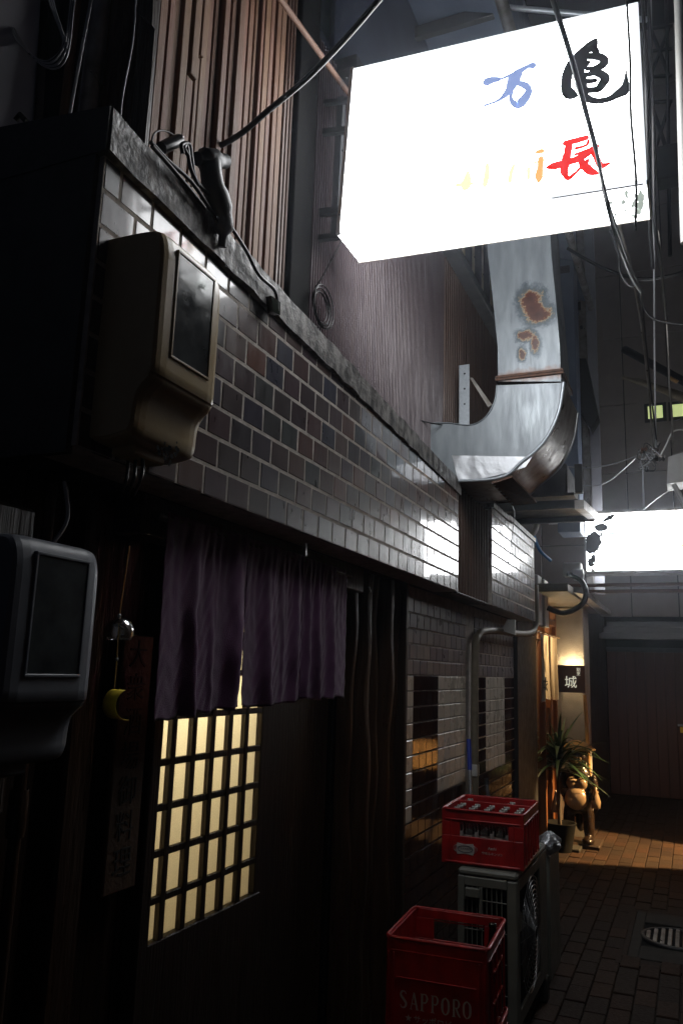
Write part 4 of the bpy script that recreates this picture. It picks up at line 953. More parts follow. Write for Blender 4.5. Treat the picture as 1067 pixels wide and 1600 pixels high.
wk = thing('soda_crate', 'bright red crate of small empty bottles on top of the air conditioner unit', 'crate', (-.885, 3.70, .722), .03)
W, L, H = .365, .455, .232
crate_body(W, L, H, .008, (-.10, .115, .118, .178), parent=wk)
MB().bbox((-W / 2 + .008, L / 2 + .06, .1), (W / 2 - .008, L / 2 + .068, H - .004), .002).build('divider', 'red_plastic', wk, local=True)
MB().tube(rim_loop(W, L, H - .003, .006), .0055, 8, cap=False).build('rim', 'red_plastic', wk, local=True)
MB().tube(rim_loop(W + .002, L, H - .045, .003), .004, 6, cap=False).build('upper_band', 'red_plastic', wk, local=True)
MB().tube(rim_loop(W - .006, L - .004, .008, .003), .006, 6, cap=False).build('foot_band', 'red_plastic', wk, local=True)
for s_ in (-1, 1):
    for xx in (.140,): MB().bbox((s_ * xx - .003, -.006, .02), (s_ * xx + .003, .0, H - .05), .0015).build('corner_rib', 'red_plastic', wk, local=True)
for k in range(6): MB().bbox((W / 2 - .004, .04 + k * .072, .02), (W / 2 + .008, .047 + k * .072, H - .05), .0015).build('side_rib', 'red_plastic', wk, local=True)
# oval emblem and lettering
def ell(cx_, cz_, rx, rz_, y, n=28): return [Vector((cx_ + rx * math.cos(2 * math.pi * k / n), y, cz_ + rz_ * math.sin(2 * math.pi * k / n))) for k in range(n)]
cz_ = .066; ex_ = -.075
pl_ = []
for (sx_, sz_) in ((-1, -1), (1, -1), (1, 1), (-1, 1)): pl_.append((sx_, sz_))
rings_ = MB()
for k in range(3):
    for (s0) in (-1, 1):
        P = [Vector((ex_ + (.044 + k * .005) * math.cos(t_), -.001, cz_ + (.020 + k * .001) * math.sin(t_))) for t_ in [math.radians((0 if s0 > 0 else 180) - 50 + q * 10) for q in range(11)]]
        rings_.tube(P, .0006, 4)
rings_.build('emblem_rings', 'print_pale', wk, local=True)
bad = [Vector((ex_ + x, -.0016, cz_ + z)) for x, z in ((-.036, -.024), (0, -.020), (.036, -.024), (.041, 0), (.036, .024), (0, .020), (-.036, .024), (-.041, 0))]
MB().prism(bad, (0, .001, 0)).build('emblem_plate', 'print_pale', wk, local=True)
MB().tube(ell(ex_, cz_, .034, .0135, -.0022) + [ell(ex_, cz_, .034, .0135, -.0022)[0]], .0012, 5).build('emblem_oval', 'print_dark', wk, local=True)
text_mb('WILKINSON', .0125, frame((ex_, -.0020, cz_), (1, 0, 0), (0, 0, 1)), .0003, .95).build('crate_lettering', 'print_dark', wk, local=True)
text_mb('Asahi', .017, frame((.045, -.001, .078), (1, 0, 0), (0, 0, 1)), .0003).build('crate_lettering', 'print_pale', wk, local=True)
text_mb('ウヰルキンソン', .0135, frame((.045, -.001, .056), (1, 0, 0), (0, 0, 1)), .0003, 1.0).build('crate_lettering', 'print_pale', wk, local=True)
# bottles in the crate
bm_ = MB(); pr2 = [(.0, 0), (.024, .001), (.026, .008), (.026, .085), (.024, .10), (.0135, .13), (.0115, .165), (.0128, .168), (.0128, .178), (.0095, .18)]
bm_.lathe(pr2, (0, 0, 0), 16); bme = bm_.mesh('bottle_glass', 'thin_glass')
lm_ = MB(); lm_.lathe([(.0265, .045), (.0265, .078)], (0, 0, 0), 16); lme = lm_.mesh('bottle_label', 'print_pale')
rmm = MB(); rmm.lathe([(.0128, .168), (.0136, .17), (.0136, .177), (.0128, .1795), (.0095, .18)], (0, 0, 0), 12); rme = rmm.mesh('bottle_lip', 'white_plastic')
Mwk = Matrix.Translation(wk.location) @ Matrix.Rotation(.03, 4, 'Z')
for j in range(6):
    for i in range(5):
        if j > 3 and (i * j) % 3: continue
        b_ = thing('soda_bottle', ['front', 'second', 'third', 'fourth', 'fifth', 'rearmost'][j] + ' row soda bottle in the red crate, ' + ['nearest the tiled wall', 'second from the tiled wall', 'in the middle', 'second from the alley side', 'nearest the alley'][i], 'bottle', tuple(Mwk @ Vector((-.138 + i * .069, .045 + j * .062 + (.03 if j > 3 else 0), .045))), random.uniform(0, 6), group='soda bottles in the red crate')
        for nm, me in (('glass', bme), ('label', lme), ('lip', rme)):
            o = bpy.data.objects.new(nm, me); COL.objects.link(o); o.parent = b_

ac = thing('air_conditioner_unit', 'grey air conditioner outdoor unit standing under the red soda crate', 'air conditioner', (-.855, 3.66, .1))
X0, X1, Y0, Y1, Z0, Z1 = -.985, -.725, 3.66, 4.42, .11, .716
m = MB(); T = .012
m.bbox((X0, Y0, Z1 - .03), (X1, Y1, Z1), .01)                          # lid
m.bbox((X0, Y0, Z0), (X0 + .03, Y0 + .02, Z1 - .031), .004); m.bbox((X1 - .045, Y0, Z0), (X1, Y0 + .03, Z1 - .031), .006)
m.bbox((X0 + .03, Y0, Z0), (X1 - .045, Y0 + .02, Z0 + .04), .004); m.bbox((X0 + .03, Y0, Z1 - .07), (X1 - .045, Y0 + .02, Z1 - .031), .004)
m.bbox((X0, Y0 + .021, Z0), (X0 + .01, Y1, Z1 - .031), .002); m.bbox((X0, Y1 - .02, Z0), (X1, Y1, Z1 - .031), .002)
m.bbox((X1 - .012, Y0 + .031, Z0), (X1, Y0 + .06, Z1 - .031), .002); m.bbox((X1 - .012, Y1 - .2, Z0), (X1, Y1 - .021, Z1 - .031), .002)
m.bbox((X1 - .012, Y0 + .06, Z0), (X1, Y1 - .2, Z0 + .06), .002); m.bbox((X1 - .012, Y0 + .06, Z1 - .08), (X1, Y1 - .2, Z1 - .031), .002)
m.bbox((X0 + .095, Y0 - .002, Z1 - .24), (X0 + .11, Y0 + .018, Z1 - .07), .002)
m.build('casing', 'ac_plastic', ac)
MB().box((X0 + .03, Y0 + .05, Z0 + .02), (X1 - .03, Y1 - .03, Z1 - .04)).build('coil', 'black_void', ac)
MB().bbox((X0 + .035, Y0 - .012, Z1 - .115), (X0 + .10, Y0 + .01, Z1 - .075), .004).build('carry_handle', 'ac_plastic', ac)
for k in range(8): MB().bbox((X0 + .04 + k * .0215, Y0 + .004, Z0 + .04), (X0 + .044 + k * .0215, Y0 + .012, Z1 - .07), .001).build('grille_bar', 'ac_plastic', ac)
for k in range(4): MB().bbox((X0 + .03, Y0 + .003, Z0 + .12 + k * .12), (X1 - .045, Y0 + .007, Z0 + .124 + k * .12), .001).build('grille_crossbar', 'ac_plastic', ac)
fc = Vector((X1 + .004, Y0 + .30, .41)); gm = MB()
for k in range(12): R = .03 + k * .019; gm.tube([fc + Vector((.022 * (1 - (R / .25) ** 2), R * math.cos(t_), R * math.sin(t_))) for t_ in [2 * math.pi * q / 32 for q in range(33)]], .002, 4, cap=False)
for k in range(18): t_ = 2 * math.pi * k / 18; gm.tube([fc + Vector((.02, .03 * math.cos(t_), .03 * math.sin(t_))), fc + Vector((0, .25 * math.cos(t_ + .25), .25 * math.sin(t_ + .25)))], .0016, 4)
gm.build('fan_guard', 'steel', ac)
for k in range(3):
    t0 = k * 2.1; MB().prism([fc + Vector((-.03, .03 * math.cos(t0), .03 * math.sin(t0))), fc + Vector((-.05, .2 * math.cos(t0 - .1), .2 * math.sin(t0 - .1))), fc + Vector((-.02, .2 * math.cos(t0 + .8), .2 * math.sin(t0 + .8)))], (.004, 0, 0)).build('fan_blade', 'ac_plastic', ac)
for yy in (3.7, 4.32): MB().bbox((X0 - .01, yy, 0), (X1 + .01, yy + .07, Z0 - .001), .006).build('foot_block', 'concrete', ac)
# clutter beside the unit
cb = MB()
def bag(s_, t_):
    a_ = s_ * 2 * math.pi; r_b = .06 * math.sin(math.pi * min(.98, t_ * .9 + .05)) * (1 + .2 * math.sin(a_ * 5 + t_ * 9) + .1 * math.sin(a_ * 11)); return Vector((-.74 + r_b * math.cos(a_), 4.62 + r_b * math.sin(a_), .62 + t_ * .12))
cb.sheet(bag, 24, 10, False); tag(cb.build('plastic_bag', 'foil', fix=False), 'crumpled clear plastic bag beside the back corner of the soda crate', 'bag')
tag(MB().bbox((-.95, 4.6, 0), (-.74, 4.95, .62), .01).build('second_casing', 'ac_plastic'), 'pale plastic box standing just behind the air conditioner', 'box')

# ------------------------------------------------------------------ next shop
ns = thing('stucco_pillar', 'grey stucco pillar beside the next shop entrance', 'pillar', (-1.15, 8.6, 0))
MB().bbox((-1.32, 8.55, 0), (-.99, 9.0, 2.26), .01).build('pillar_body', 'stucco', ns)
tag(MB().bbox((-1.34, 7.0, 2.27), (-.93, 9.5, 2.34), .005).build('shop_eave', 'pipe_cover'), 'narrow tan eave over the next shop entrance', 'eave')
tag(MB().prism([(-.94, 7.35, 2.3), (-.84, 7.35, 2.28), (-.80, 9.5, 2.25), (-.93, 9.5, 2.27)], (0, 0, .05)).build('eave_gutter', 'dull_steel'), 'grey gutter at the edge of the next shop eave', 'gutter')
tag(MB().box((-1.34, 9.01, 0), (-1.10, 12.0, 2.4)).build('dark_side_wall', 'dark_wood'), 'dark timber wall between the stucco pillar and the brown end door', 'wall')
# shop interior opening
sf = thing('shop_entrance', 'orange wooden entrance of the next shop, glowing from inside', 'shop front', (-1.3, 7.8, 0))
for (y_, wd) in ((7.75, .05), (8.1, .035), (8.48, .06)): MB().bbox((-1.32, y_, 0), (-1.26, y_ + wd, 2.26), .004).build('door_frame', 'orange_wood', sf)
MB().bbox((-1.32, 7.0, 2.06), (-1.262, 8.5, 2.12), .004).build('door_frame', 'orange_wood', sf)
MB().bbox((-1.36, 6.76, 0), (-1.30, 7.55, 2.26), .006).build('dark_boarding', 'iron_black', sf)
MB().box((-1.31, 8.14, .1), (-1.30, 8.48, 2.05)).build('paper_screen', 'orange_wood', sf)
MB().box((-1.9, 7.0, .0), (-1.88, 8.5, 2.26)).box((-1.9, 7.0, 2.26), (-1.3, 8.5, 2.27)).box((-1.9, 6.98, 0), (-1.36, 7.0, 2.26)).box((-1.9, 8.5, 0), (-1.33, 8.52, 2.26)).build('inner_wall', 'board_wood', sf)
for k in range(2): tag(MB().bbox((-1.24 + .0, 7.0 + k * .35, 1.99), (-1.18, 7.1 + k * .35 + .1, 2.42), .008).build('shutter_casing', 'white_plastic'), ['near pale vertical casing above the white entrance curtain', 'far pale vertical casing above the white entrance curtain'][k], 'casing')
# white noren hanging out from the wall
wn = thing('white_curtain', 'white cloth entrance curtain with one brush character by the next shop', 'curtain', (-1.3, 8.2, 1.9))
def wfn(s_, t_):
    return Vector((-1.215 + .022 * math.sin(s_ * 24) * (.3 + .7 * t_) + .008 * math.sin(s_ * 51 + t_ * 3), 7.28 + .98 * s_, 1.925 - t_ * (.60 - .03 * math.sin(s_ * 3.1)) + .01 * math.sin(s_ * 30) * t_))
MB().sheet(wfn, 40, 20).build('cloth', 'curtain_weave', wn, fix=False)
lc = bpy.data.lights.new('shop_lamp', 'POINT'); lc.energy = 20; lc.color = (1, .66, .3); lc.shadow_soft_size = .05
lo = bpy.data.objects.new('shop_lamp', lc); COL.objects.link(lo); lo.location = (-1.62, 7.72, 1.95); tag(lo, 'warm lamp inside the next shop behind the white curtain', 'lamp')
MB().tube([(-1.26, 7.2, 1.9), (-1.22, 7.24, 1.945), (-1.215, 8.4, 1.94)], .009, 8).build('rod', 'bamboo', wn)
lt = MB(); brush(lt, lambda u, v: onx(u, v, -1.183), [[(848, 1064, 2), (855, 1065, 2)], [(852, 1058, 2), (851, 1078, 2.2)], [(855, 1068, 1.8), (849, 1075, 1.8)], [(851, 1070, 1.8), (854, 1079, 2)]], step=Vector((.0005, 0, 0))); lt.build('brush_character', 'ink', wn, fix=False)
for k in range(2): tag(MB().tube([ony(830 + k * 8, 1014, 7.6), ony(831 + k * 8, 1004, 7.6), ony(836 + k * 8, 999, 7.6), ony(842 + k * 8, 1000, 7.6)], .008, 8, 5).build('copper_hook', 'rust_iron'), ['near bent copper pipe hook left of the white curtain', 'far bent copper pipe hook touching the white curtain'][k], 'hook')
cr = MB(); rr = random.Random(4)
for k in range(7): cr.prism([ony(824 + rr.uniform(0, 12), 1018 + rr.uniform(0, 16), 7.55), ony(826 + rr.uniform(0, 12), 1022 + rr.uniform(0, 14), 7.57), ony(822 + rr.uniform(0, 12), 1030 + rr.uniform(0, 6), 7.53)], (0, .01, 0))
tag(cr.build('cloth_rag', 'white_plastic'), 'crumpled pale rag tied to the pipe left of the white curtain', 'rag')
# sign with lamp
bs = thing('shop_name_board', 'dark brown square name board with a white character lit from behind its top edge', 'sign', (-1.12, 8.42, 1.4))
pa, pb_ = ony(871, 1039, 8.4), ony(914, 1083, 8.4)
MB().bbox((pa.x, 8.38, pb_.z), (pb_.x, 8.41, pa.z), .003).build('board', 'shop_board', bs)
cz = (pa.z + pb_.z) / 2
text_mb('城', .125, frame(ony(891, 1067, 8.378), (1, 0, 0), (0, 0, 1)), .002).build('brush_character', 'board_letter', bs)
text_mb('割\n烹', .04, frame(ony(903, 1050, 8.378), (1, 0, 0), (0, 0, 1)), .002).build('small_character', 'board_letter', bs)
for xx in (pa.x + .03, pb_.x - .03): MB().bbox((xx - .01, 8.41, cz - .1), (xx + .01, 8.551, cz - .08), .002).build('standoff', 'iron_black', bs)
MB().tube([(pa.x + .04, 8.46, pa.z - .012), (pb_.x - .04, 8.46, pa.z - .012)], .008, 8).build('lamp_tube', 'warm_bulb', bs)
tag(MB().tube([ony(913, 1086, 8.35), ony(917, 1150, 8.35), ony(922, 1245, 8.35)], .018, 12).build('bamboo_pole', 'bamboo'), 'bamboo pole leaning on the corner of the stucco pillar', 'pole')
tag(MB().tube([ony(852, 1105, 8.1), ony(852, 1170, 8.1), ony(845, 1330, 8.1)], .035, 12).build('leaning_log', 'orange_wood'), 'thick orange wooden post behind the spiky plant', 'post')
tag(MB().bbox((-1.33, 7.9, 0), (-1.0, 8.5, .03), .006).build('door_step', 'concrete'), 'low concrete door step of the next shop under the plant', 'step')

# junction box with looping cable under the second sign
jb = thing('junction_box', 'weathered pale junction box with a black looping cable left of the far sign', 'junction box', (-.95, 7.4, 2.5))
MB().bbox((-1.02, 7.36, 2.44), (-.86, 7.46, 2.57), .012).build('box', 'white_plastic', jb); MB().lathe([(0, -.06), (.05, -.05), (.055, .03), (0, .04)], ony(905, 898, 7.33), 14, 'x').build('lamp_head', 'white_plastic', jb)
MB().tube([ony(886, 896, 7.3), ony(905, 905, 7.3), ony(915, 925, 7.3), ony(908, 945, 7.3), ony(880, 958, 7.3), ony(855, 950, 7.3)], .024, 10, 6).build('cable', 'cable_black', jb)
tag(MB().tube([ony(834, 838, 6.9), ony(843, 860, 6.9), ony(860, 876, 7.0)], .014, 8, 6).build('blue_hose', 'blue_hose'), 'short blue hose curving down beyond the end of the tiled fascia', 'hose')
tag(MB().tube([ony(822, 835, 6.75), ony(834, 832, 6.75), ony(838, 815, 6.75), ony(832, 800, 6.75), ony(815, 802, 6.75)], .022, 10, 6).build('wrapped_hose', 'pipe_cover'), 'tan wrapped hose looping over the far end of the fascia coping', 'hose')
ai = thing('wall_vent', 'white framed vent box under the black rack left of the far sign', 'vent', (-1.0, 7.6, 2.95))
va, vb_ = ony(855, 802, 7.6), ony(900, 816, 7.6)
MB().bbox((va.x, 7.6, vb_.z), (vb_.x, 7.66, va.z), .004).build('frame', 'white_plastic', ai); MB().box((va.x + .02, 7.59, vb_.z + .02), (vb_.x - .07, 7.605, va.z - .02)).build('louvre', 'iron_black', ai)
# facade behind: pilaster strips beside the duct
for (u0, u1, y, m_, lb) in ((866, 900, 7.1, 'roof_sheet', 'broad blue-grey corner column just right of the duct'), (907, 918, 8.06, 'dull_steel', 'narrow dark steel strip right of the broad corner column'), (919, 934, 8.2, 'grey_wall', 'pale narrow wall strip left of the far panelled wall')):
    a, b = ony(u0, 600, y), ony(u1, 600, y); tag(MB().bbox((a.x, y, 2.36 if u0 > 900 else 2.8), (b.x, y + (.05 if u0 > 900 else .3), 7.5), .005).build('corner_column', m_), lb, 'column')
# concealed hood and hanging sheet
hs = MB()
def hood(s_, t_): 
    p = ony(893 + 42 * s_ + 6 * math.sin(t_ * 5), 480 + 150 * t_ + 10 * (1 - s_), 8.0 + .3 * s_); return p + Vector((0, .1 * math.sin(s_ * math.pi), 0))
hs.sheet(hood, 10, 14); tag(hs.build('hanging_sheet', 'far_wall', fix=False), 'loose grey sheet hanging beside the corner column', 'sheet')
tag(MB().prism([ony(896, 560, 7.7), ony(915, 560, 7.7), ony(934, 650, 7.7), ony(922, 670, 7.7), ony(905, 640, 7.7)], (0, .2, 0)).build('dark_awning', 'iron_black'), 'black folded awning end under the hanging sheet', 'awning')

# ------------------------------------------------------------------ end of the alley
ew = thing('end_building', 'tall dark panelled building closing the far end of the alley', 'building', (0, 12.2, 0))
MB().box((-4, 12.1, 2.05), (3, 12.4, 14)).build('backing', 'black_void', ew)
for i in range(-3, 6):
    for j in range(9):
        x = -1.35 + i * .62; z = 2.42 + j * 1.05
        if x > 1.6 or x < -3: continue
        MB().bbox((x + .006, 12.06, z + .006), (x + .614, 12.1, z + 1.044), .004).build('cladding_panel', 'far_wall', ew)
for (u0, v0, u1, v1) in ((1012, 633, 1034, 654), (1050, 630, 1075, 651)):
    a, b = ony(u0, v1, 12.0), ony(u1, v0, 12.0); f_ = MB().bbox((a.x - .05, 12.02, a.z - .05), (b.x + .05, 12.05, b.z + .05), .004).build('window', 'iron_black', ew)
    MB().box((a.x, 12.0, a.z), (b.x, 12.018, b.z)).build('pane', 'far_window', f_)
a, b = ony(996, 690, 12.0), ony(1075, 612, 12.0)
MB().box((a.x, 12.045, a.z), (b.x, 12.058, b.z)).build('window_surround', 'far_wall', ew)
tag(MB().box((-1.32, 12.0, 0), (-1.1, 12.05, 2.05)).build('end_wall_side', 'far_wall'), 'narrow dark wall left of the brown door at the alley end', 'wall')
ed = thing('brown_end_door', 'tall dark brown double door at the far end of the alley', 'door', (-.55, 12, 0))
for k in range(9): MB().bbox((-1.08 + k * .125, 11.98, .02), (-1.08 + k * .125 + .121, 12.02, 1.93), .004).build('board', 'brown_door', ed)
MB().bbox((-1.1, 11.96, 1.93), (.3, 12.03, 1.99), .004).build('top_rail', 'iron_black', ed)
MB().tube([ony(1058, 1133, 11.9), ony(1075, 1134, 11.9)], .016, 8).build('handle', 'steel', ed); MB().bbox(tuple(ony(1062, 1145, 11.93)), tuple(ony(1070, 1136, 11.93) + Vector((0, .02, 0))), .003).build('tag', 'yellow_card', ed)
MB().box((-1.1, 12.04, 0), (.5, 12.06, 2.05)).build('backing', 'black_void', ed)
# awning beam over the end of the alley
for k in range(3): tag(MB().bbox((-1.0, 10.2 + k * .5, 2.02 + .1 * k), (.5, 10.25 + k * .5, 2.1 + .1 * k), .004).build('cross_beam', 'iron_black'), ['lowest dark cross beam', 'middle dark cross beam', 'highest dark cross beam'][k] + ' over the far end of the alley', 'beam')
# right-hand side of the alley: dark wall with a warm lit lattice door (out of frame, lights the bricks)
rwl = thing('right_side_wall', 'dark timber wall along the right side of the alley', 'wall', (.62, 5, 0))
for (a, b) in ((-1.0, 7.95), (8.55, 9.9), (10.6, 12.0)): MB().bbox((.6, a, 0), (.7, b, 5), .01).build('boarding', 'dark_wood', rwl)
MB().bbox((.6, 7.951, 1.8), (.7, 8.549, 5), .01).build('boarding', 'dark_wood', rwl)
MB().bbox((.6, 9.901, .95), (.7, 10.599, 5), .01).build('boarding', 'dark_wood', rwl)
ri = thing('side_room', 'small warm room behind the open doorway on the right side of the alley', 'room', (1.3, 8.25, 0))
q = MB(); q.box((.7, 7.5, -.02), (2.3, 7.52, 2.6)); q.box((.7, 9.0, -.02), (2.3, 9.02, 2.6)); q.box((2.3, 7.5, -.02), (2.32, 9.02, 2.6)); q.box((.7, 7.5, 2.6), (2.3, 9.02, 2.62)); q.box((.7, 7.5, 0), (2.3, 9.02, .005)); q.build('walls', 'dark_wood', ri)
lb_ = bpy.data.lights.new('doorway_lamp', 'POINT'); lb_.energy = 2300; lb_.color = (1, .62, .26); lb_.shadow_soft_size = .04
lo = bpy.data.objects.new('doorway_lamp', lb_); COL.objects.link(lo); lo.location = (1.5, 8.2, 2.3); tag(lo, 'warm lamp inside the room behind the right doorway', 'lamp')
rd = thing('lit_low_lattice', 'low glowing lattice panel on the right side of the alley near its end', 'door', (.65, 10.2, 0))
MB().bbox((.66, 9.9, 0), (.69, 10.6, .95), .004).build('frame', 'orange_wood', rd)
for y_, h_ in ((10.0, .6), (10.17, .72), (10.34, .66)): MB().box((.652, y_, .34), (.659, y_ + .035, h_)).build('pane', 'warm_pane', rd)

# ------------------------------------------------------------------ right upper side: brackets, tubes, wires
tag(MB().tube([ony(1058, -20, 3.0), ony(1062, 120, 3.0), ony(1069, 380, 3.0)], .016, 12).build('pale_downpipe', 'white_plastic'), 'pale vertical pipe along the right edge at the top', 'pipe')
fr = thing('steel_scaffold', 'black steel lattice frame at the upper right behind the wires', 'frame', tuple(ony(1030, 200, 9)))
def seg3(u0, v0, u1, v1, y, r, m_, nm, p): return MB().tube([ony(u0, v0, y), ony(u1, v1, y)], r, 6).build(nm, m_, p)
for (u0, v0, u1, v1) in ((1014, -10, 1018, 380), (1040, -10, 1046, 400), (1014, 45, 1050, 40), (1014, 80, 1050, 76), (1014, 120, 1050, 118), (1014, 160, 1050, 158), (1016, 45, 1044, 118), (1044, 45, 1016, 118), (1016, 160, 1046, 250), (1046, 160, 1018, 250)):
    seg3(u0, v0, u1, v1, 9, .022, 'iron_black', 'bar', fr)
MB().bbox(tuple(ony(1026, 280, 8.6)), tuple(ony(1060, 220, 8.6) + Vector((0, .25, 0))), .02).build('box', 'iron_black', fr)
l1 = thing('tube_lamp_arm', 'dark unlit tube lamp slanting down from the right, upper of the pair', 'lamp', tuple(ony(1020, 570, 9)))
MB().tube([ony(975, 546, 9), ony(1075, 600, 8.6)], .045, 12).build('housing', 'iron_black', l1); MB().tube([ony(1045, 590, 8.6), ony(1058, 597, 8.6)], .02, 8).build('tube_end', 'bamboo', l1)
l2 = thing('pale_tube_lamp', 'pale unlit tube lamp slanting down from the right, lower of the pair', 'lamp', tuple(ony(1020, 600, 9)))
MB().tube([ony(972, 590, 9), ony(1010, 600, 8.9), ony(1080, 626, 8.6)], [.02, .035, .05], 12, 3).build('housing', 'pipe_cover', l2)
ca = thing('awning_cover', 'cream cassette awning cover at the right edge above the far sign', 'awning', tuple(ony(1060, 730, 6)))
MB().prism([ony(1043, 714, 6), ony(1120, 690, 6), ony(1120, 745, 6), ony(1041, 756, 6)], (0, .25, 0)).build('cover', 'white_plastic', ca)
MB().tube([ony(1052, 757, 6), ony(1075, 800, 6)], .018, 8).build('arm', 'white_plastic', ca)
def cable(label, P, r, m_='cable_black', n=6, name='cable', seg=8): return tag(MB().tube([ony(*p) for p in P], r, seg, n).build(name, m_), label, 'cable')
cable('thick black cable crossing from the top centre down to the fascia', [(606, -18, 1.95), (590, 2, 1.95), (540, 60, 1.95), (480, 122, 1.95), (420, 172, 1.95), (372, 212, 1.95), (318, 240, 1.93)], .0095, seg=10)
cable('thick black cable hanging in front of the right half of the lit sign', [(858, -15, 2.4), (870, 20, 2.4), (895, 100, 2.4), (915, 175, 2.45), (932, 240, 2.5), (947, 315, 2.55), (965, 380, 2.7), (985, 430, 3.2), (1000, 455, 3.8)], [.0095, .0095, .009, .0085, .008, .0065, .006, .007, .009, .01], seg=10)
cable('thin dark cable branching off and dropping to the insulators', [(936, 262, 2.5), (950, 318, 2.55), (968, 372, 2.8), (985, 420, 3.4), (1000, 455, 3.8), (1008, 530, 4.2), (1016, 610, 4.6), (1025, 690, 5)], .005)
cable('thin black wire hanging over the right end of the lit sign', [(978, -10, 2.5), (984, 100, 2.5), (985, 180, 2.5), (993, 280, 2.5), (992, 360, 2.6)], .0042)
cable('twisted pale wire running down the right side to the insulators', [(967, 350, 3.5), (985, 420, 3.8), (1000, 500, 4.2), (1012, 600, 4.6), (1020, 700, 5)], .006, 'dull_steel')
cable('straight grey wire just right of the lit sign', [(1016, -10, 4), (1018, 200, 4.2), (1021, 400, 4.5), (1022, 560, 4.8), (1024, 700, 5)], .0055, 'cable_grey')
cable('black cable along the right end of the lit sign', [(1003, -10, 3), (1008, 120, 3), (1012, 300, 3.2), (1019, 420, 3.4)], .008)
cable('second black cable along the right end of the lit sign', [(1012, -10, 3.2), (1019, 160, 3.2), (1022, 340, 3.4), (1030, 400, 3.6), (1040, 500, 4.2)], .008)
cable('knotted thin wire dropping at the far right', [(1028, 360, 4.5), (1036, 440, 4.6), (1043, 540, 4.7), (1045, 600, 4.8), (1049, 650, 4.9), (1050, 700, 5)], .006, 'dull_steel')
cable('black cable sagging across the dark wall right of the duct', [(886, 388, 6), (915, 405, 6), (950, 422, 6), (1000, 436, 6), (1050, 430, 6), (1075, 420, 6)], .013)
cable('black cable drooping right from the wire junction', [(998, 455, 4.5), (1002, 475, 4.5), (1015, 495, 4.5), (1040, 504, 4.5), (1075, 508, 4.5)], .006)
cable('short looped black cable beside the sagging cable', [(953, 360, 4), (965, 395, 4), (968, 425, 4), (980, 445, 4), (990, 448, 4), (998, 440, 4)], .007)
cable('thin wire sagging from the duct to the insulators', [(884, 729, 6.5), (920, 731, 6.5), (960, 724, 6.2), (1000, 710, 6)], .004, 'cable_grey')
cable('second thin wire sagging lower above the far sign', [(900, 757, 7), (930, 759, 7), (950, 752, 6.8), (975, 732, 6.5), (992, 716, 6)], .004, 'cable_grey')
cable('thin black wire running from the coping to the elbow of the duct', [(600, 610, 3.5), (630, 646, 3.8), (660, 658, 4.1), (690, 664, 4.24)], .004)
cable('thin wire sagging over the far tiled fascia', [(800, 790, 5.2), (803, 806, 5.4), (797, 860, 5.6), (790, 915, 5.6), (782, 950, 5.5)], .003)
cable('thin wire from the sign corner down to the cable coil', [(534, 376, 2.66), (520, 402, 2.66), (505, 430, 2.66), (492, 450, 2.66)], .003)
cable('white wire looping up from the insulators to the right edge', [(1031, 712, 5), (1040, 695, 5), (1048, 678, 5), (1058, 672, 5), (1078, 672, 5)], .005, 'white_plastic')
cable('white wire hanging below the insulators', [(1004, 730, 5), (1004, 760, 5), (1006, 795, 5)], .005, 'cable_grey')
cable('diagonal thin wire from the awning arm above the far sign', [(1055, 760, 6), (1030, 776, 6.4), (1005, 796, 7)], .003, 'cable_grey')
ins = thing('insulator_cluster', 'tangle of porcelain insulators and wire ends where the cables meet', 'insulators', tuple(ony(1015, 715, 5)))
rr = random.Random(8)
for k in range(9):
    p = ony(1002 + rr.uniform(0, 34), 700 + rr.uniform(0, 34), 5 + rr.uniform(-.05, .05)); MB().lathe([(0, -.02), (.014, -.015), (.008, 0), (.015, .012), (0, .02)], p, 10, rr.choice('xyz')).build('insulator', rr.choice(['iron_black', 'iron_black', 'dull_steel', 'rust_iron']), ins)
for k in range(12): 
    p = [ony(1012 + rr.uniform(-16, 20), 712 + rr.uniform(-20, 22), 5) for _ in range(4)]; MB().tube(p, .0035, 5, 5).build('wire_end', rr.choice(['cable_black', 'cable_grey', 'cable_black']), ins)
# cable coil on the siding
cc = thing('cable_coil', 'small coil of black cable hung on the siding below the sign bracket', 'cable coil', tuple(onx(500, 480, XS + .03)))
c0 = onx(500, 481, XS + .03)
for k in range(5):
    R = .062 + .006 * k; MB().tube([c0 + Vector((.004 * k, R * 1.05 * math.cos(t_) + .006 * math.sin(k * 2), R * math.sin(t_) + .005 * math.cos(k * 3))) for t_ in [2 * math.pi * q / 28 for q in range(29)]], .0028, 6).build('loop', 'cable_black', cc)
# clutter on the coping
cl = thing('taped_cable_joint', 'black taped cable joint drooping over the mossy coping', 'cable joint', tuple(onx(335, 300, -1.12)))
def cj(u, v, x): return onx(u, v, x)
MB().tube([cj(308, 248, -1.13), cj(330, 250, -1.12), cj(352, 252, -1.12)], [.018, .03, .02], 12, 4).tube([cj(328, 252, -1.12), cj(332, 285, -1.11), cj(343, 320, -1.11), cj(349, 350, -1.11), cj(347, 386, -1.12)], [.03, .03, .034, .028, .012], 12, 4).build('taped_bundle', 'iron_black', cl)
for P in ([(236, 222), (262, 250), (300, 285), (330, 330), (345, 360)], [(238, 228), (268, 262), (300, 300), (320, 325)], [(286, 240), (284, 226), (296, 226), (300, 250), (306, 280), (326, 305)], [(296, 245), (288, 232), (292, 228), (298, 262), (310, 290)],
          [(362, 356), (385, 392), (405, 430), (430, 455), (434, 486)]):
    MB().tube([onx(u, v, -1.115) for u, v in P], .0055, 8, 6).build('cable', 'cable_black', cl)
MB().tube([onx(252, 232, -1.15), onx(280, 219, -1.15)], .016, 12).build('fuse_tube', 'cable_black', cl); MB().tube([onx(278, 218, -1.148), onx(284, 214, -1.148)], .007, 8).build('bolt', 'steel', cl)
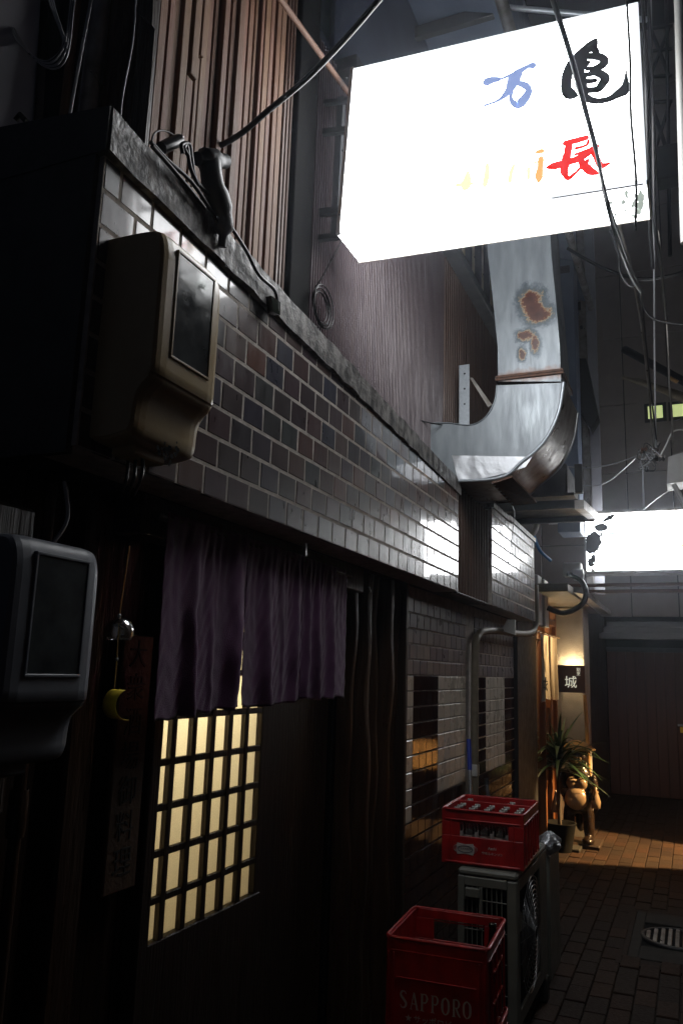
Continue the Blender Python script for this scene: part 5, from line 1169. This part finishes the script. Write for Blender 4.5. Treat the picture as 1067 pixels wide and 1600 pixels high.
MB().tube([onx(236, 226, -1.16), onx(242, 208, -1.16), onx(256, 204, -1.16), onx(272, 212, -1.16), onx(280, 228, -1.16)], .0025, 6, 6).build('wire_loop', 'cable_black', cl)
MB().prism([onx(424, 462, -1.11), onx(438, 472, -1.11), onx(438, 492, -1.11), onx(428, 488, -1.11)], (-.02, 0, 0)).build('clip', 'bottle_green', cl)

# ------------------------------------------------------------------ plant
pl = thing('spiky_potted_plant', 'potted dracaena with long arching green leaves by the next shop entrance', 'plant', (-1.18, 8.0, 0))
pc = ony(872, 1168, 7.9)
MB().lathe([(.10, 0), (.14, .24), (.15, .25), (.13, .25), (.12, .21), (0, .21)], (pc.x, 7.9, .0), 20).build('pot', 'black_void', pl)
MB().tube([(pc.x, 7.9, .2), (pc.x - .01, 7.9, .6), (pc.x, 7.9, pc.z)], .018, 8, 4).build('trunk', 'stem_brown', pl)
rr = random.Random(31)
for k in range(92):
    az = rr.uniform(0, 2 * math.pi); el = rr.uniform(-.1, 1.4); Ln = rr.uniform(.36, .6); wd = rr.uniform(.012, .019); dr = rr.uniform(.2, .75)
    b0 = Vector((pc.x, 7.9, pc.z - rr.uniform(0, .22))); h = Vector((math.cos(az), math.sin(az), 0)); sd_ = Vector((-math.sin(az), math.cos(az), 0)); vs = []
    for i in range(9):
        t_ = i / 8; c_ = b0 + h * (Ln * t_ * math.cos(el)) + Vector((0, 0, Ln * t_ * math.sin(el) - dr * Ln * t_ * t_)); w_ = wd * math.sin(math.pi * min(1, .25 + t_ * .75)) + .0008
        vs += [c_ + sd_ * w_ + Vector((0, 0, .006)), c_, c_ - sd_ * w_ + Vector((0, 0, .006))]
    MB().add(vs, [(i * 3 + j, i * 3 + j + 1, i * 3 + j + 4, i * 3 + j + 3) for i in range(8) for j in range(2)], True).build('leaf', 'leaf_green', pl, fix=False)

# ------------------------------------------------------------------ raccoon-dog statue
tk = thing('raccoon_dog_statue', 'ceramic raccoon dog statue with a pale round belly and straw hat beside the plant', 'statue', (-1.06, 8.2, 0))
def blob(name, balls, m_, vox=.012, parent=tk):
    import bmesh
    bm = bmesh.new()
    for (c_, r) in balls:
        r = r if isinstance(r, tuple) else (r, r, r)
        bmesh.ops.create_icosphere(bm, subdivisions=3, radius=1, matrix=Matrix.Translation(Vector(c_)) @ Matrix.Diagonal((*r, 1)))
    me = bpy.data.meshes.new(name); bm.to_mesh(me); bm.free(); me.materials.append(MATS[m_])
    for v in me.vertices: v.co -= origin(parent)
    o = bpy.data.objects.new(name, me); COL.objects.link(o); o.parent = parent
    md = o.modifiers.new('r', 'REMESH'); md.mode = 'VOXEL'; md.voxel_size = vox; md.use_smooth_shade = True
    m2_ = o.modifiers.new('s', 'SMOOTH'); m2_.iterations = 4
    return o
ty = 8.2; bc = ony(902, 1245, ty); X_, Z_ = bc.x, bc.z
blob('body', [((X_, ty + .05, Z_), (.15, .13, .16)), ((X_, ty + .06, Z_ + .18), (.12, .1, .13)), ((X_, ty + .03, Z_ + .36), (.10, .09, .09)), ((X_ - .09, ty + .04, Z_ - .22), (.055, .06, .2)), ((X_ + .09, ty + .04, Z_ - .22), (.055, .06, .2)),
              ((X_ - .09, ty - .03, Z_ - .38), (.06, .09, .04)), ((X_ + .09, ty - .03, Z_ - .38), (.06, .09, .04)), ((X_ - .14, ty + .02, Z_ + .12), (.04, .05, .13)), ((X_ + .15, ty, Z_ + .1), (.04, .05, .12)), ((X_ + .16, ty - .05, Z_ + .0), (.04, .05, .05)),
              ((X_ - .07, ty + .04, Z_ + .44), (.025, .02, .04)), ((X_ + .07, ty + .04, Z_ + .44), (.025, .02, .04)), ((X_, ty + .18, Z_ - .2), (.06, .1, .14))], 'ceramic_brown')
blob('belly', [((X_ - .005, ty - .045, Z_ - .01), (.108, .085, .105)), ((X_ - .045, ty - .03, Z_ + .125), (.055, .05, .06)), ((X_ + .045, ty - .03, Z_ + .125), (.055, .05, .06))], 'ceramic_cream', .009)
blob('face', [((X_ - .005, ty - .05, Z_ + .345), (.06, .045, .035)), ((X_, ty - .085, Z_ + .33), (.025, .03, .02))], 'ceramic_cream', .008)
for s_ in (-1, 1): MB().lathe([(0, -.008), (.012, -.004), (.012, .004), (0, .008)], (X_ + s_ * .032, ty - .092, Z_ + .36), 10, 'y').build('eye', 'ink', tk)
MB().lathe([(0, .06), (.06, .05), (.12, .02), (.17, -.02), (.165, -.028), (.1, .0), (0, .03)], (X_, ty + .05, Z_ + .455), 24).build('hat', 'straw', tk)
MB().lathe([(0, .14), (.016, .135), (.014, .1), (.03, .06), (.045, .01), (.04, -.05), (0, -.06)], (X_ + .17, ty - .06, Z_ - .03), 16).build('sake_flask', 'ceramic_cream', tk)
MB().lathe([(.024, .0), (.024, .02)], (X_ + .17, ty - .06, Z_ + .055), 12).build('flask_cord', 'straw', tk)
fk = MB(); fk.lathe([(0, .16), (.008, .15), (.018, .09), (.038, .03), (.042, -.01), (.03, -.04), (0, -.045)], (ony(868, 1262, 7.95).x, 7.95, ony(868, 1262, 7.95).z), 16)
tag(fk.build('white_gourd', 'ceramic_cream'), 'pale gourd-shaped flask hanging below the plant leaves', 'gourd')
tag(MB().bbox((X_ - .2, ty - .1, 0), (X_ + .2, ty + .28, Z_ - .405), .01).build('statue_plinth', 'dark_wood'), 'low dark wooden plinth under the raccoon dog statue', 'plinth')

# ------------------------------------------------------------------ thin scattering volume added to imitate lens bloom round the signs
hz = bpy.data.materials.new('bloom_haze'); hz.use_nodes = True; n_ = hz.node_tree; n_.nodes.clear()
ho = n_.nodes.new('ShaderNodeOutputMaterial'); pv_ = n_.nodes.new('ShaderNodeVolumePrincipled')
pv_.inputs['Color'].default_value = (.8, .87, 1, 1); pv_.inputs['Density'].default_value = BLOOM_HAZE; pv_.inputs['Anisotropy'].default_value = .9
n_.links.new(pv_.outputs[0], ho.inputs['Volume']); MATS['bloom_haze'] = hz
tag(MB().box((-6, -3, -1.1), (4, 17, 15)).build('bloom_volume', 'bloom_haze'), kind='stuff')
